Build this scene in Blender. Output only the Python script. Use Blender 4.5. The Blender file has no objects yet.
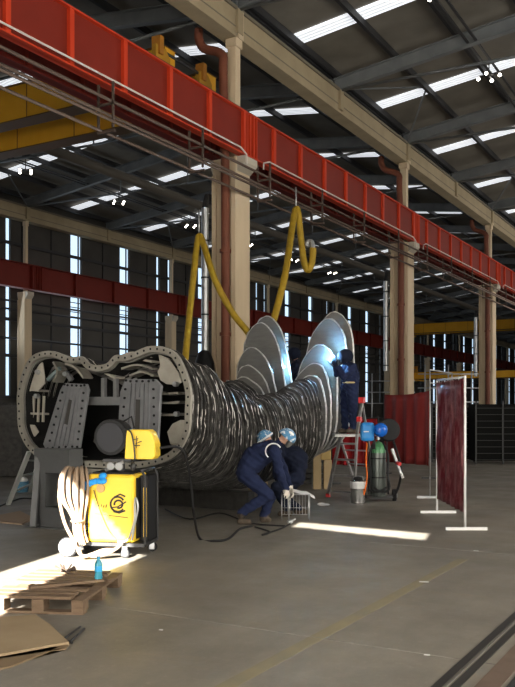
import bpy, bmesh, math, random
import numpy as np
from mathutils import Vector, Matrix, Quaternion
random.seed(7)
rng = np.random.default_rng(5)
PI = math.pi
sc = bpy.context.scene
COL = sc.collection
R = math.radians

# ------------------------------------------------------------------ camera, sky, sun, daylight, added fill, exposure
H, FPX, CX, YH = 1.7, 840.0, 257.5, 409.0
cam = bpy.data.cameras.new('camera')
cam_o = bpy.data.objects.new('camera', cam); COL.objects.link(cam_o)
cam_o.location = (0, 0, H); cam_o.rotation_euler = (R(90), 0, R(30))
cam.sensor_fit = 'VERTICAL'; cam.sensor_height = 36.0
cam.lens = FPX / 687 * 36.0
cam.shift_y = (YH - 343.5) / 687.0
cam.clip_end = 600
sc.camera = cam_o

w = bpy.data.worlds.new('sky'); sc.world = w; w.use_nodes = True
bg = w.node_tree.nodes['Background']
bg.inputs[0].default_value = (.62, .78, 1, 1); bg.inputs[1].default_value = 1.0

SUN_D = Vector((-.235, .97, -.45)).normalized()
sun = bpy.data.lights.new('sun', 'SUN'); sun.energy = 52; sun.angle = R(.25); sun.color = (1, .96, .88)
so = bpy.data.objects.new('sun', sun); COL.objects.link(so)
so.rotation_euler = SUN_D.to_track_quat('-Z', 'Y').to_euler(); so.location = (4, -14, 14)

def area(name, loc, direction, sx, sy, power, color=(1, .95, .87)):
    l = bpy.data.lights.new(name, 'AREA'); l.shape = 'RECTANGLE'; l.size = sx; l.size_y = sy
    l.energy = power; l.color = color
    o = bpy.data.objects.new(name, l); COL.objects.link(o); o.location = loc
    o.rotation_euler = Vector(direction).to_track_quat('-Z', 'Y').to_euler()
    return o
area('back_fill', (-1, -5.6, 3.2), (-.1, 1, .03), 9, 5, 1500, (1, .93, .82))  # added soft fill from behind the camera, no doorway is built there
area('side_fill', (8.0, 14, 4.6), (-1, .12, .05), 26, 6, 3000, (1, .94, .83))  # added soft fill from the unseen right side, that wall is windowless
area('side_fill', (8.0, 50, 5), (-1, 0, 0), 36, 7, 2600, (1, .96, .9))  # second added fill, further along the right wall
area('daylight_far_windows', (-30.1, 30, 7), (1, .1, -.2), 30, 5, 500, (.8, .9, 1))

sc.view_settings.view_transform = 'Standard'; sc.view_settings.look = 'None'
sc.view_settings.gamma = 1; sc.view_settings.use_curve_mapping = False
sc.view_settings.exposure = 0.4
sc.cycles.use_denoising = True
sc.cycles.max_bounces = 8; sc.cycles.diffuse_bounces = 3; sc.cycles.sample_clamp_indirect = 4

# ------------------------------------------------------------------ helpers
MATS = {}
def mat(name, col, rough=.6, metal=0.0, col2=None, scale=6.0, amt=.5, bump=0.0, bscale=None, emit=0, alpha=1, stretch=(1, 1, 1), detail=6, thresh=None, trans=0):
    if name in MATS: return MATS[name]
    m = bpy.data.materials.new(name); m.use_nodes = True
    nt = m.node_tree; b = nt.nodes['Principled BSDF']; L = nt.links
    b.inputs['Base Color'].default_value = (*col, 1); b.inputs['Roughness'].default_value = rough
    b.inputs['Metallic'].default_value = metal; b.inputs['Alpha'].default_value = alpha
    b.inputs['Transmission Weight'].default_value = trans
    if metal < .25 and rough >= .42: b.inputs['Specular IOR Level'].default_value = .22
    tc = nt.nodes.new('ShaderNodeTexCoord'); mp = nt.nodes.new('ShaderNodeMapping')
    mp.inputs['Scale'].default_value = stretch
    L.new(tc.outputs['Object'], mp.inputs[0])
    if col2:
        n = nt.nodes.new('ShaderNodeTexNoise'); n.inputs['Scale'].default_value = scale; n.inputs['Detail'].default_value = detail
        L.new(mp.outputs[0], n.inputs['Vector'])
        rp = nt.nodes.new('ShaderNodeValToRGB')
        a, z = thresh if thresh else (.5 - amt / 2, .5 + amt / 2)
        rp.color_ramp.elements[0].position = max(0, a); rp.color_ramp.elements[1].position = min(1, z)
        rp.color_ramp.elements[0].color = (*col, 1); rp.color_ramp.elements[1].color = (*col2, 1)
        L.new(n.outputs['Fac'], rp.inputs[0]); L.new(rp.outputs[0], b.inputs['Base Color'])
    if bump:
        n2 = nt.nodes.new('ShaderNodeTexNoise'); n2.inputs['Scale'].default_value = bscale or scale * 3; n2.inputs['Detail'].default_value = 4
        L.new(mp.outputs[0], n2.inputs['Vector'])
        bp = nt.nodes.new('ShaderNodeBump'); bp.inputs['Strength'].default_value = bump; bp.inputs['Distance'].default_value = .02
        L.new(n2.outputs['Fac'], bp.inputs['Height']); L.new(bp.outputs[0], b.inputs['Normal'])
    if emit:
        b.inputs['Emission Color'].default_value = (*col, 1); b.inputs['Emission Strength'].default_value = emit
    MATS[name] = m
    return m

class MB:
    """collects shapes and links them as ONE mesh object"""
    def __init__(s): s.bm = bmesh.new(); s.mi = 0
    def _mark(s, faces):
        for f in faces: f.material_index = s.mi
    def poly(s, verts, faces):
        vs = [s.bm.verts.new(v) for v in verts]; out = []
        for f in faces:
            try: out.append(s.bm.faces.new([vs[i] for i in f]))
            except ValueError: pass
        s._mark(out); return vs
    def box(s, x0, x1, y0, y1, z0, z1, M=None):
        v = [Vector((x, y, z)) for x in (x0, x1) for y in (y0, y1) for z in (z0, z1)]
        if M is not None: v = [M @ p for p in v]
        s.poly(v, [(0, 1, 3, 2), (4, 6, 7, 5), (0, 4, 5, 1), (2, 3, 7, 6), (0, 2, 6, 4), (1, 5, 7, 3)]); return s
    def bar(s, a, b, w_, h_=None, up=(0, 0, 1)):
        a, b = Vector(a), Vector(b); h_ = h_ or w_; d = (b - a); L = d.length; d.normalize()
        up = Vector(up)
        if abs(d.dot(up)) > .98: up = Vector((0, 1, 0))
        sx = d.cross(up).normalized(); sy = sx.cross(d)
        M = Matrix((sx, d, sy)).transposed().to_4x4(); M.translation = a
        return s.box(-w_ / 2, w_ / 2, 0, L, -h_ / 2, h_ / 2, M)
    def tube(s, pts, r, n=8, caps=True, smooth=True):
        pts = [Vector(p) for p in pts]; rr = r if isinstance(r, (list, tuple)) else [r] * len(pts)
        rings = []; prev = None
        for i, p in enumerate(pts):
            t = (pts[min(i + 1, len(pts) - 1)] - pts[max(i - 1, 0)]).normalized()
            if prev is None:
                u = t.orthogonal().normalized()
            else:
                u = (prev - t * prev.dot(t)); u = u.normalized() if u.length > 1e-6 else t.orthogonal().normalized()
            prev = u; v = t.cross(u)
            rings.append([s.bm.verts.new(p + (u * math.cos(2 * PI * k / n) + v * math.sin(2 * PI * k / n)) * rr[i]) for k in range(n)])
        fs = []
        for a, b in zip(rings, rings[1:]):
            for k in range(n): fs.append(s.bm.faces.new((a[k], a[(k + 1) % n], b[(k + 1) % n], b[k])))
        for f in fs: f.smooth = smooth
        if caps: fs.append(s.bm.faces.new(rings[0][::-1])); fs.append(s.bm.faces.new(rings[-1]))
        s._mark(fs); return s
    def cyl(s, a, b, r, n=16): return s.tube([a, b], r, n)
    def lathe(s, prof, c=(0, 0, 0), axis=(0, 0, 1), n=20):
        q = Vector((0, 0, 1)).rotation_difference(Vector(axis)); c = Vector(c); rings = []
        for (r, z) in prof:
            rings.append([s.bm.verts.new(c + q @ Vector((max(r, 1e-4) * math.cos(2 * PI * k / n), max(r, 1e-4) * math.sin(2 * PI * k / n), z))) for k in range(n)])
        fs = []
        for a, b in zip(rings, rings[1:]):
            for k in range(n):
                f = s.bm.faces.new((a[k], a[(k + 1) % n], b[(k + 1) % n], b[k])); f.smooth = True; fs.append(f)
        fs.append(s.bm.faces.new(rings[0][::-1])); fs.append(s.bm.faces.new(rings[-1]))
        s._mark(fs); return s
    def ball(s, c, r, n=12, sc_=(1, 1, 1), M=None):
        m = n // 2 + 1; c = Vector(c); rings = []
        for i in range(m + 1):
            th = PI * (i + .001) / (m + .002); row = []
            for k in range(n):
                p = Vector((math.sin(th) * math.cos(2 * PI * k / n) * sc_[0], math.sin(th) * math.sin(2 * PI * k / n) * sc_[1], math.cos(th) * sc_[2])) * r
                row.append(s.bm.verts.new(c + (M @ p if M is not None else p)))
            rings.append(row)
        fs = []
        for a, b in zip(rings, rings[1:]):
            for k in range(n):
                f = s.bm.faces.new((a[k], b[k], b[(k + 1) % n], a[(k + 1) % n])); f.smooth = True; fs.append(f)
        fs.append(s.bm.faces.new(rings[0])); fs.append(s.bm.faces.new(rings[-1][::-1]))
        s._mark(fs); return s
    def prism(s, pts2, y0, y1, M=None):
        """polygon in local XZ extruded along Y"""
        n = len(pts2)
        v = [Vector((x, y0, z)) for x, z in pts2] + [Vector((x, y1, z)) for x, z in pts2]
        if M is not None: v = [M @ p for p in v]
        s.poly(v, [tuple(range(n)), tuple(range(2 * n - 1, n - 1, -1))] + [(i, n + i, n + (i + 1) % n, (i + 1) % n) for i in range(n)]); return s
    def build(s, name, m, parent=None, bevel=0, loc=None, label=None, mods=None):
        bmesh.ops.recalc_face_normals(s.bm, faces=s.bm.faces)
        for e in s.bm.edges:
            if len(e.link_faces) == 2 and e.calc_face_angle(0) > R(42): e.smooth = False
        me = bpy.data.meshes.new(name); 
        if loc is not None: bmesh.ops.translate(s.bm, vec=-Vector(loc), verts=s.bm.verts)
        s.bm.to_mesh(me); s.bm.free()
        for q in (m if isinstance(m, (list, tuple)) else [m]): me.materials.append(q)
        o = bpy.data.objects.new(name, me); COL.objects.link(o)
        if loc is not None: o.location = loc
        if parent: o.parent = parent
        if bevel:
            b = o.modifiers.new('bevel', 'BEVEL'); b.width = bevel; b.segments = 2; b.limit_method = 'ANGLE'; b.angle_limit = R(40)
        if label: o['label'] = label
        return o

def tag(o, label, cat, group=None, kind=None):
    o['label'] = label; o['category'] = cat
    if group: o['group'] = group
    if kind: o['kind'] = kind
    return o
def struct(o): o['kind'] = 'structure'; return o
def thing(name, label, cat, loc=(0, 0, 0), rz=0, group=None):
    o = bpy.data.objects.new(name, None); COL.objects.link(o); o.empty_display_size = .1
    o.location = loc; o.rotation_euler = (0, 0, rz)
    return tag(o, label, cat, group)
def copy_tree(o, parent=None):
    c = o.copy(); COL.objects.link(c)
    if parent: c.parent = parent
    for ch in list(o.children): copy_tree(ch, c)
    return c
def smooth_path(pts, sub=6):
    P_ = [Vector(p) for p in pts]; P_ = [P_[0]] + P_ + [P_[-1]]; out = []
    for i in range(1, len(P_) - 2):
        for k in range(sub):
            t = k / sub; a, b, c, d = P_[i - 1:i + 3]
            out.append(.5 * ((2 * b) + (c - a) * t + (2 * a - 5 * b + 4 * c - d) * t * t + (3 * b - a - 3 * c + d) * t ** 3))
    out.append(P_[-2]); return out
CF = Vector((-.5, .8660254, 0)); CR = Vector((.8660254, .5, 0))
def P(px, py, Z, dd=0):
    """point of the place seen in that direction at that distance along the view"""
    Z = Z + dd
    return Vector((0, 0, H)) + CF * Z + CR * ((px - CX) / FPX * Z) + Vector((0, 0, (YH - py) / FPX * Z))
def G(px, py): return P(px, py, FPX * H / (py - YH))

# ------------------------------------------------------------------ materials
M_roof = mat('roof_sheet', (.12, .110, .090), .75, 0, (.17, .155, .13), 1.2, .5)
M_rafter = mat('galvanised_grey', (.12, .13, .137), .5, .2, (.18, .19, .195), 2, .5)
M_purlin = mat('dark_purlin', (.03, .03, .032), .6, .3)
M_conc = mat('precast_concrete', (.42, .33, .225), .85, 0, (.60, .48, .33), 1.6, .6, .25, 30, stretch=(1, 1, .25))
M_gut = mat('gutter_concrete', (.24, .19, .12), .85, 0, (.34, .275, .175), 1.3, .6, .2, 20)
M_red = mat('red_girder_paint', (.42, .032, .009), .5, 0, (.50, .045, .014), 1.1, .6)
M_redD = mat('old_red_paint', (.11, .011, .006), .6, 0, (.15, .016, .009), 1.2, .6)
M_redweb = mat('dark_red_web', (.14, .013, .006), .55, 0, (.19, .018, .009), 1.3, .6)  # web colour set darker than the flanges and stiffeners
M_wall = mat('dark_cladding', (.048, .045, .041), .7, .1, (.07, .066, .06), .8, .5)
M_wallL = mat('side_cladding', (.16, .15, .135), .8, 0, (.2, .19, .17), .8, .5)
M_sky = mat('skylight_sheet', (.92, .95, 1.0), .5, 0, emit=.62)
M_pane = mat('window_daylight', (.60, .80, 1.0), .4, 0, emit=.9)
M_yel = mat('crane_yellow', (.58, .29, .015), .5, 0, (.68, .36, .03), 1.5, .6)
M_yelunit = mat('unit_yellow', (.78, .50, .02), .4, 0, (.85, .58, .04), 4, .5)
M_pipe = mat('brown_red_pipe', (.11, .035, .020), .6, 0, (.17, .055, .03), 3, .6)
M_galv = mat('galvanised_pipe', (.36, .37, .38), .4, .7, (.5, .51, .52), 5, .5)
M_whitepipe = mat('pale_conduit', (.55, .50, .46), .5)
M_cond = mat('brown_conduit', (.085, .06, .048), .55, .2)
M_black = mat('black_plastic', (.010, .010, .011), .6, 0)
M_blackm = mat('black_steel', (.022, .022, .024), .5, .4, (.035, .035, .036), 5, .5)
M_alu = mat('ladder_aluminium', (.55, .55, .54), .4, .8, (.36, .36, .36), 9, .6)
M_redp = mat('red_plastic', (.55, .03, .03), .4)
M_navy = mat('navy_workwear', (.007, .011, .034), .95, 0, (.013, .02, .055), 7, .6, .5, 9)
M_navyD = mat('dark_navy_workwear', (.005, .0075, .018), .95, 0, (.01, .014, .032), 7, .6, .5, 9)
M_skin = mat('skin', (.48, .28, .2), .55)
M_boot = mat('work_boot', (.05, .038, .028), .8, 0, (.09, .07, .052), 20, .6)
M_glove = mat('glove_leather', (.62, .58, .52), .8, 0, (.48, .44, .39), 20, .6)
M_bluecap = mat('blue_cap_cloth', (.07, .19, .33), .8, 0, (.5, .55, .6), 22, .3, thresh=(.55, .62))
M_white = mat('white_cloth', (.75, .75, .74), .8, 0, (.58, .58, .58), 14, .6, .3, 20)
M_wood = mat('pallet_wood', (.10, .065, .042), .85, 0, (.21, .145, .095), 5, .6, .3, 40, stretch=(1, 5, 5))
M_woodp = mat('timber_post', (.38, .28, .15), .8, 0, (.5, .38, .22), 3, .6)
M_card = mat('cardboard', (.24, .175, .105), .9, 0, (.31, .235, .145), 3, .6)

# ------------------------------------------------------------------ floor
fm = bpy.data.materials.new('worn_concrete_floor'); fm.use_nodes = True
nt = fm.node_tree; L = nt.links; b = nt.nodes['Principled BSDF']
tc = nt.nodes.new('ShaderNodeTexCoord')
def noise(scale, det=6, rough=.6, stretch=(1, 1, 1)):
    mp = nt.nodes.new('ShaderNodeMapping'); mp.inputs['Scale'].default_value = stretch
    L.new(tc.outputs['Object'], mp.inputs[0])
    n = nt.nodes.new('ShaderNodeTexNoise'); n.inputs['Scale'].default_value = scale; n.inputs['Detail'].default_value = det; n.inputs['Roughness'].default_value = rough
    L.new(mp.outputs[0], n.inputs['Vector']); return n.outputs['Fac']
def ramp(src, p0, c0, p1, c1):
    r = nt.nodes.new('ShaderNodeValToRGB'); e = r.color_ramp.elements
    e[0].position = p0; e[0].color = (*c0, 1); e[1].position = p1; e[1].color = (*c1, 1)
    L.new(src, r.inputs[0]); return r.outputs[0]
def mix(f, a, b_, mode='MIX'):
    m = nt.nodes.new('ShaderNodeMix'); m.data_type = 'RGBA'; m.blend_type = mode
    if isinstance(f, float): m.inputs[0].default_value = f
    else: L.new(f, m.inputs[0])
    for i, q in ((6, a), (7, b_)):
        if isinstance(q, tuple): m.inputs[i].default_value = (*q, 1)
        else: L.new(q, m.inputs[i])
    return m.outputs[2]
c = ramp(noise(.45, 8, .65), .32, (.13, .116, .095), .68, (.25, .222, .18))
c = mix(ramp(noise(2.2, 8, .7, (1, .35, 1)), .35, (0, 0, 0), .7, (.55, .55, .55)), c, (.11, .10, .088))
c = mix(ramp(noise(14, 6, .8), .55, (0, 0, 0), .75, (.4, .4, .4)), c, (.33, .30, .25))
c = mix(ramp(noise(1.1, 5, .7, (.4, 1.6, 1)), .60, (0, 0, 0), .72, (.5, .5, .5)), c, (.23, .18, .12))
c = mix(ramp(noise(60, 3, .6), .70, (0, 0, 0), .76, (.7, .7, .7)), c, (.38, .36, .33))
L.new(c, b.inputs['Base Color'])
L.new(ramp(noise(1.2, 6, .6), .3, (.42, .42, .42), .7, (.68, .68, .68)), b.inputs['Roughness'])
bp = nt.nodes.new('ShaderNodeBump'); bp.inputs['Strength'].default_value = .25; bp.inputs['Distance'].default_value = .01
L.new(noise(18, 8, .7), bp.inputs['Height']); L.new(bp.outputs[0], b.inputs['Normal'])

X_R1, X_LW, X_RW, Y_B, Y_E = -10.9, -30.1, 8.3, -6.0, 142.0
struct(MB().box(X_LW - .8, X_RW + .3, Y_B - .3, Y_E, -.3, 0).build('floor', fm))
# expansion joints, painted line and floor channel
M_joint = mat('joint_line', (.30, .28, .25), .9, 0, (.12, .11, .10), 9, .4)
M_line = mat('worn_yellow_paint', (.235, .20, .12), .6, 0, (.18, .16, .12), 3.5, .5)
for k, yy in enumerate((1.2, 5.63, 10.0, 14.4, 18.8, 23.2, 27.6, 32)):
    struct(MB().box(-29, 8, yy - .006, yy + .006, 0, .0015).build('trim_%d' % (k + 1), M_joint))
struct(MB().box(-2.80, -2.68, 0, 9.4, 0, .0012).box(-2.80, -2.68, 12.6, 40, 0, .0012).build('trim_9', M_line))
M_chan = mat('channel_rust', (.11, .075, .055), .7, .3, (.17, .12, .09), 6, .6)
ch = MB(); ch.box(-1.42, -1.28, -4, 120, 0, .004); ch.mi = 1
for x in (-1.62, -1.52, -1.22, -1.14): ch.box(x - .028, x + .028, -4, 120, 0, .006)
ch.mi = 2
for x in (-1.57, -1.18): ch.box(x - .006, x + .006, -4, 120, 0, .008)
struct(ch.build('trim_10', [M_chan, mat('channel_dark', (.035, .032, .03), .6, .4), mat('channel_edge', (.3, .28, .26), .4, .7)]))

# ------------------------------------------------------------------ walls
def wall_with_holes(name, axis, at, th, u0, u1, z0, z1, holes, m):
    us = sorted({u0, u1, *[h[0] for h in holes], *[h[1] for h in holes]}); zs = sorted({z0, z1, *[h[2] for h in holes], *[h[3] for h in holes]})
    q = MB()
    for a, b_ in zip(us, us[1:]):
        run = None
        for c_, d_ in zip(zs, zs[1:]):
            mu, mz = (a + b_) / 2, (c_ + d_) / 2
            solid = not any(h[0] < mu < h[1] and h[2] < mz < h[3] for h in holes)
            if solid:
                run = (run[0], d_) if run else (c_, d_)
            if (not solid or d_ == zs[-1]) and run:
                if axis == 'x': q.box(at, at + th, a, b_, *run)
                else: q.box(a, b_, at, at + th, *run)
                run = None
    return struct(q.build(name, m))
WY = Y_B
def backproj(x, y, z):
    t = (y - WY) / SUN_D.y; return x - SUN_D.x * t, z - SUN_D.z * t
backholes = []
l0, l1, u0_, u1_ = G(295, 527.5), G(426, 541.5), G(291, 521), G(424, 532.5)
for k in range(6):    # unseen slit, shaped so the sun throws the thin floor strip
    f0, f1 = k / 6, (k + 1) / 6; fm_ = (f0 + f1) / 2
    lo_, hi_ = l0.lerp(l1, fm_), u0_.lerp(u1_, fm_); xa_ = l0.x + (l1.x - l0.x) * f0; xb_ = l0.x + (l1.x - l0.x) * f1
    ym_ = (lo_.y + hi_.y) / 2
    backholes.append((backproj(xa_ - .12, ym_, 0)[0], backproj(xb_ - .12, ym_, 0)[0] + 1e-5, backproj(0, lo_.y + .08, 0)[1], backproj(0, hi_.y - .06, 0)[1]))
for k in range(14):   # unseen opening, shaped so the sun lights the cart and floor patch
    f0, f1 = k / 14, (k + 1) / 14
    xl_, _ = backproj(-6.95 + 1.08 * f0, 7.3, 0); xr_, _ = backproj(-6.95 + 1.08 * f1, 7.3, 0)
    backholes.append((xl_, xr_ + 1e-5, backproj(0, 3.0, 0)[1], backproj(0, 7.3, .98 - .82 * f0 ** 1.3)[1]))
wall_with_holes('wall_back', 'y', Y_B - .02, .02, X_LW - .6, X_RW + .25, 0, 13.2, backholes, M_wallL)
wall_with_holes('wall_right', 'x', X_RW, .25, Y_B, Y_E, 0, 12.2, [], M_wallL)
struct(MB().box(X_LW - .8, X_RW + .3, Y_E, Y_E + .3, 0, 13.4).build('wall_far', M_wall))
# left wall with tall slit windows
cols_left = [29.6 + 12 * k for k in range(-1, 9)]
wins = []
for cy in cols_left:
    wins += [(cy - .65, cy - .35), (cy + .45, cy + .8), (cy + 3.85, cy + 4.7), (cy + 7.9, cy + 8.75)]
wins = [q for q in wins if q[1] < Y_E - 1]
LWX = X_LW - .6
wall_with_holes('wall_left', 'x', LWX - .2, .2, Y_B, Y_E, 0, 12.12, [(a, b_, 2.3, 11.75) for a, b_ in wins], M_wall)
for k, (a, b_) in enumerate(wins):
    o = MB().box(LWX - .16, LWX - .12, a, b_, 2.3, 11.75).build('window_%d' % (k + 1), M_pane); struct(o)
    fr = MB()
    for z in (2.3, 4.3, 6.05, 8.0, 9.75, 11.7): fr.box(LWX - .12, LWX - .02, a, b_, z - .05, z + .05)
    if b_ - a > .5:
        for z in (6.6, 6.85, 7.1, 7.35): fr.box(LWX - .12, LWX - .06, a, b_, z - .02, z + .02)
    fr.build('window_frame', M_blackm, o)
gi = MB()
for z in (2.3, 4.3, 6.05, 9.75): gi.box(LWX, LWX + .12, Y_B, Y_E, z - .09, z + .06)
for z in (5.1, 6.5, 6.9): gi.tube([(LWX + .3, Y_B, z), (LWX + .3, Y_E, z)], .05, 8)
yy = 14.0
while yy < Y_E:
    gi.box(LWX, LWX + .06, yy - .03, yy + .03, 0, 11.7); yy += 2.0
struct(gi.build('trim_11', M_purlin))

# ------------------------------------------------------------------ roof
RS = .127
bays = [(X_R1, X_RW), (X_LW, X_R1)]
def rz(x, a, b_): return RS * min(x - a, b_ - x)
tn = 12; wn = len(wins) + 1
frames_y = [5.55 + 6 * k for k in range(-2, 23)]
ce = MB()
for a, b_ in bays:
    mid = (a + b_) / 2; zt = 12.1; zm = zt + RS * (mid - a)
    x0 = a - (.8 if a == X_LW else 0)
    for (p, zp, q, zq) in ((x0, zt, mid, zm), (mid, zm, b_, zt)):
        ce.prism([(p, zp), (q, zq), (q, zq + .12), (p, zp + .12)], Y_B - .3, Y_E)
struct(ce.build('ceiling', M_roof))
for bi, (a, b_) in enumerate(bays):
    mid = (a + b_) / 2; hw = mid - a
    # purlins
    pu = MB(); n = 5
    for sgn in (0, 1):
        for k in range(n + 1):
            x = a + .1 + k * (hw - .35) / n
            if sgn: x = a + b_ - x
            z = 11.86 + rz(x, a, b_)
            pu.box(x - .05, x + .05, Y_B, Y_E, z, z + .2)
    struct(pu.build('trim_%d' % tn, M_purlin)); tn += 1
    # skylight strips
    for yf in frames_y:
        y0, y1 = yf + 3.1, yf + 3.72
        if y1 > Y_E: continue
        q = MB()
        for sgn in (0, 1):
            xs = (a + .12, mid - .3) if not sgn else (mid + .3, b_ - .12)
            z0_, z1_ = 12.07 + rz(xs[0], a, b_), 12.07 + rz(xs[1], a, b_)
            q.prism([(xs[0], z0_ - .02), (xs[1], z1_ - .02), (xs[1], z1_), (xs[0], z0_)], y0, y1)
            for j in range(1, 4):
                yj = y0 + (y1 - y0) * j / 4
                q.mi = 1; q.prism([(xs[0], z0_ - .035), (xs[1], z1_ - .035), (xs[1], z1_ - .02), (xs[0], z0_ - .02)], yj - .012, yj + .012); q.mi = 0
        struct(q.build('window_%d' % wn, [M_sky, mat('skylight_corrugation', (.62, .65, .68), .6, emit=.25)])); wn += 1
    # rafters with ties
    for k, yf in enumerate(frames_y):
        q = MB()
        for sgn in (1, -1):
            def X_(d): return a + d if sgn > 0 else b_ - d
            pts = [(X_(.05), 11.45), (X_(hw), 11.45 + RS * hw), (X_(hw), 11.83 + RS * hw), (X_(.05), 11.83)]
            q.prism(pts, yf - .012, yf + .012)
            for dz in (0, .37):
                q.prism([(X_(.05), 11.43 + dz), (X_(hw), 11.43 + dz + RS * hw), (X_(hw), 11.46 + dz + RS * hw), (X_(.05), 11.46 + dz)], yf - .1, yf + .1)
            q.tube([(X_(.3), yf, 11.46), (X_(hw), yf, 11.34)], .045, 6)
            q.tube([(X_(hw * .62), yf, 11.4), (X_(hw * .62), yf, 11.5 + RS * hw * .6)], .03, 6)
            q.bar((X_(.2), yf, 11.5), (X_(1.9), yf + (2.9 if k % 2 else -2.9), 11.95 + RS * 1.9), .05)
        q.tube([(mid, yf, 11.34), (mid, yf, 11.5 + RS * hw)], .03, 6)
        struct(q.build('trim_%d' % tn, M_rafter)); tn += 1
    # ridge-side cable runs carrying the lamps
    lx = -6.6 if bi == 0 else -26.1
    q = MB()
    zc_ = 11.78 + rz(lx, a, b_)
    for dx in (-.12, .12): q.box(lx + dx - .03, lx + dx + .03, Y_B, Y_E, zc_ - .3, zc_ - .25)
    struct(q.build('trim_%d' % tn, M_purlin)); tn += 1

# ------------------------------------------------------------------ high-bay lamp clusters
M_lamp = mat('lamp_glow', (1, .93, .8), .4, 0, emit=9)
def lamp(label, x, y, z, src=[None]):
    if src[0] is None:
        t = thing('roof_lamp', label, 'lamp', (x, y, z), 0, 'four-bulb lamps under the roof')
        MB().tube([(0, 0, .02), (0, 0, .45)], .02, 6).bar((-.3, 0, 0), (.3, 0, 0), .04).bar((0, -.3, 0), (0, .3, 0), .04).build('bracket', M_blackm, t)
        for dx, dy in ((-.32, 0), (.32, 0), (0, -.32), (0, .32)):
            MB().ball((dx, dy, -.07), .052, 10).build('bulb', M_lamp, t)
        src[0] = t; return t
    c_ = copy_tree(src[0]); c_.location = (x, y, z); c_['label'] = label; return c_
near_words = ['nearest the camera', 'second from the camera', 'third from the camera', 'fourth from the camera', 'fifth from the camera', 'sixth from the camera']
for k in range(5):
    lamp('four-bulb roof lamp under the right-hand roof slope, %s' % near_words[k], -6.6, 19.5 + 5.85 * k, 11.75)
for k in range(6):
    lamp('four-bulb roof lamp hanging over the rear bay by the window wall, %s' % near_words[k], -26.1, 25.7 + 6.1 * k, 11.75)

# ------------------------------------------------------------------ columns, gutter beams, girders
col_y = [17.6 + 12 * k for k in range(-1, 10)]
ordn = ['hidden', 'nearest', 'second', 'third', 'fourth', 'fifth', 'sixth', 'seventh', 'eighth', 'ninth', 'tenth']
def column(x, y, label, group, ztop, upper=True):
    t = thing('concrete_column', label, 'column', (x, y, 0), 0, group)
    q = MB(); q.box(-.34, .34, -.33, .33, 0, ztop)
    q.build('shaft', M_conc, t, bevel=.03)
    q = MB()
    for sx in (-1, 1): q.box(sx * .28 - .06, sx * .28 + .06, -.37, -.33, 0, ztop - .4)
    q.build('edge_strip', M_conc, t)
    MB().prism([(-.42, ztop), (.56, ztop), (.56, ztop - .16), (.36, ztop - .34), (-.36, ztop - .34), (-.42, ztop - .16)], -.3, .3).build('corbel', mat('pale_capital', (.42, .38, .31), .8), t)
    if upper:
        MB().box(-.05, .19, -.12, .12, ztop, 10.78).box(-.09, .23, -.15, .15, 10.55, 10.78).build('upper_shaft', M_conc, t, bevel=.02)
        MB().box(.24, .28, -.12, .12, 10.75, 11.44).build('beam_clip', M_conc, t)
    return t
for k, y in enumerate(col_y):
    if y < 0 : continue
    if k == 0: continue
    lab = {1: 'tall concrete column with brown-red downpipe right behind the ribbed steel structure', 2: 'concrete column rising behind the dark red welding curtain', 3: 'concrete column rising above the black wire racks at the right'}.get(k, 'distant concrete column of the middle row, %s from the camera' % ordn[k])
    column(X_R1, y, lab, 'middle row of concrete columns', 7.8)
for k, y in enumerate(cols_left[1:]):
    lab = {0: 'concrete column between window slits at the left edge of the picture', 1: 'concrete wall column seen above the dip of the ribbed structure'}.get(k, 'distant concrete column of the window wall, %s from the left' % ordn[k + 1])
    column(-30.1, y, lab, 'concrete columns along the window wall', 7.35).scale = (.7, .7, 1)
def downpipe(y, label):
    px_ = X_R1 + .12
    t = MB().tube(smooth_path([(px_ - .75, y - .5, 11.0), (px_ - .75, y - .5, 10.75), (px_ - .6, y - .48, 10.5), (px_ - .1, y - .48, 10.25), (px_ - .06, y - .48, 9.7), (px_, y - .48, 7), (px_, y - .48, 0.0)], 5), .11, 10)
    for z in (1.5, 3.5, 5.5): t.lathe([(.14, -.04), (.14, .04)], (px_, y - .48, z), n=12)
    return tag(t.build('downpipe', M_pipe, loc=(px_, y - .48, 0)), label, 'pipe', 'brown-red downpipes on the columns')
downpipe(17.6, 'brown-red rainwater downpipe on the large column behind the ribbed structure')
downpipe(29.6, 'brown-red rainwater downpipe on the column behind the red welding curtain')
downpipe(41.6, 'brown-red rainwater downpipe on the column above the black racks')
def gutter(x, label):
    q = MB(); q.box(x - .22, x + .22, Y_B, Y_E - .2, 10.78, 11.42)
    for yf in frames_y:
        q.box(x + .22, x + .30, yf - .12, yf + .12, 10.85, 11.44)
    q.mi = 1; q.box(x + .221, x + .226, Y_B, Y_E - .2, 11.0, 11.03)
    q.box(x - .27, x + .27, Y_B, Y_E - .2, 11.42, 11.5)
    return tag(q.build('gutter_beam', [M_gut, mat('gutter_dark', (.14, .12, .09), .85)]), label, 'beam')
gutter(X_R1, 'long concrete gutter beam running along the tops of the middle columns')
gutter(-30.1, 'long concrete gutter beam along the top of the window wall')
tag(MB().tube([(-20.6, Y_B, 10.62), (-20.6, Y_E - 1, 10.62)], .19, 10).build('roof_duct', mat('duct_brown', (.13, .115, .095), .6)), 'long brownish round duct running under the ridge of the rear bay', 'duct')

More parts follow.
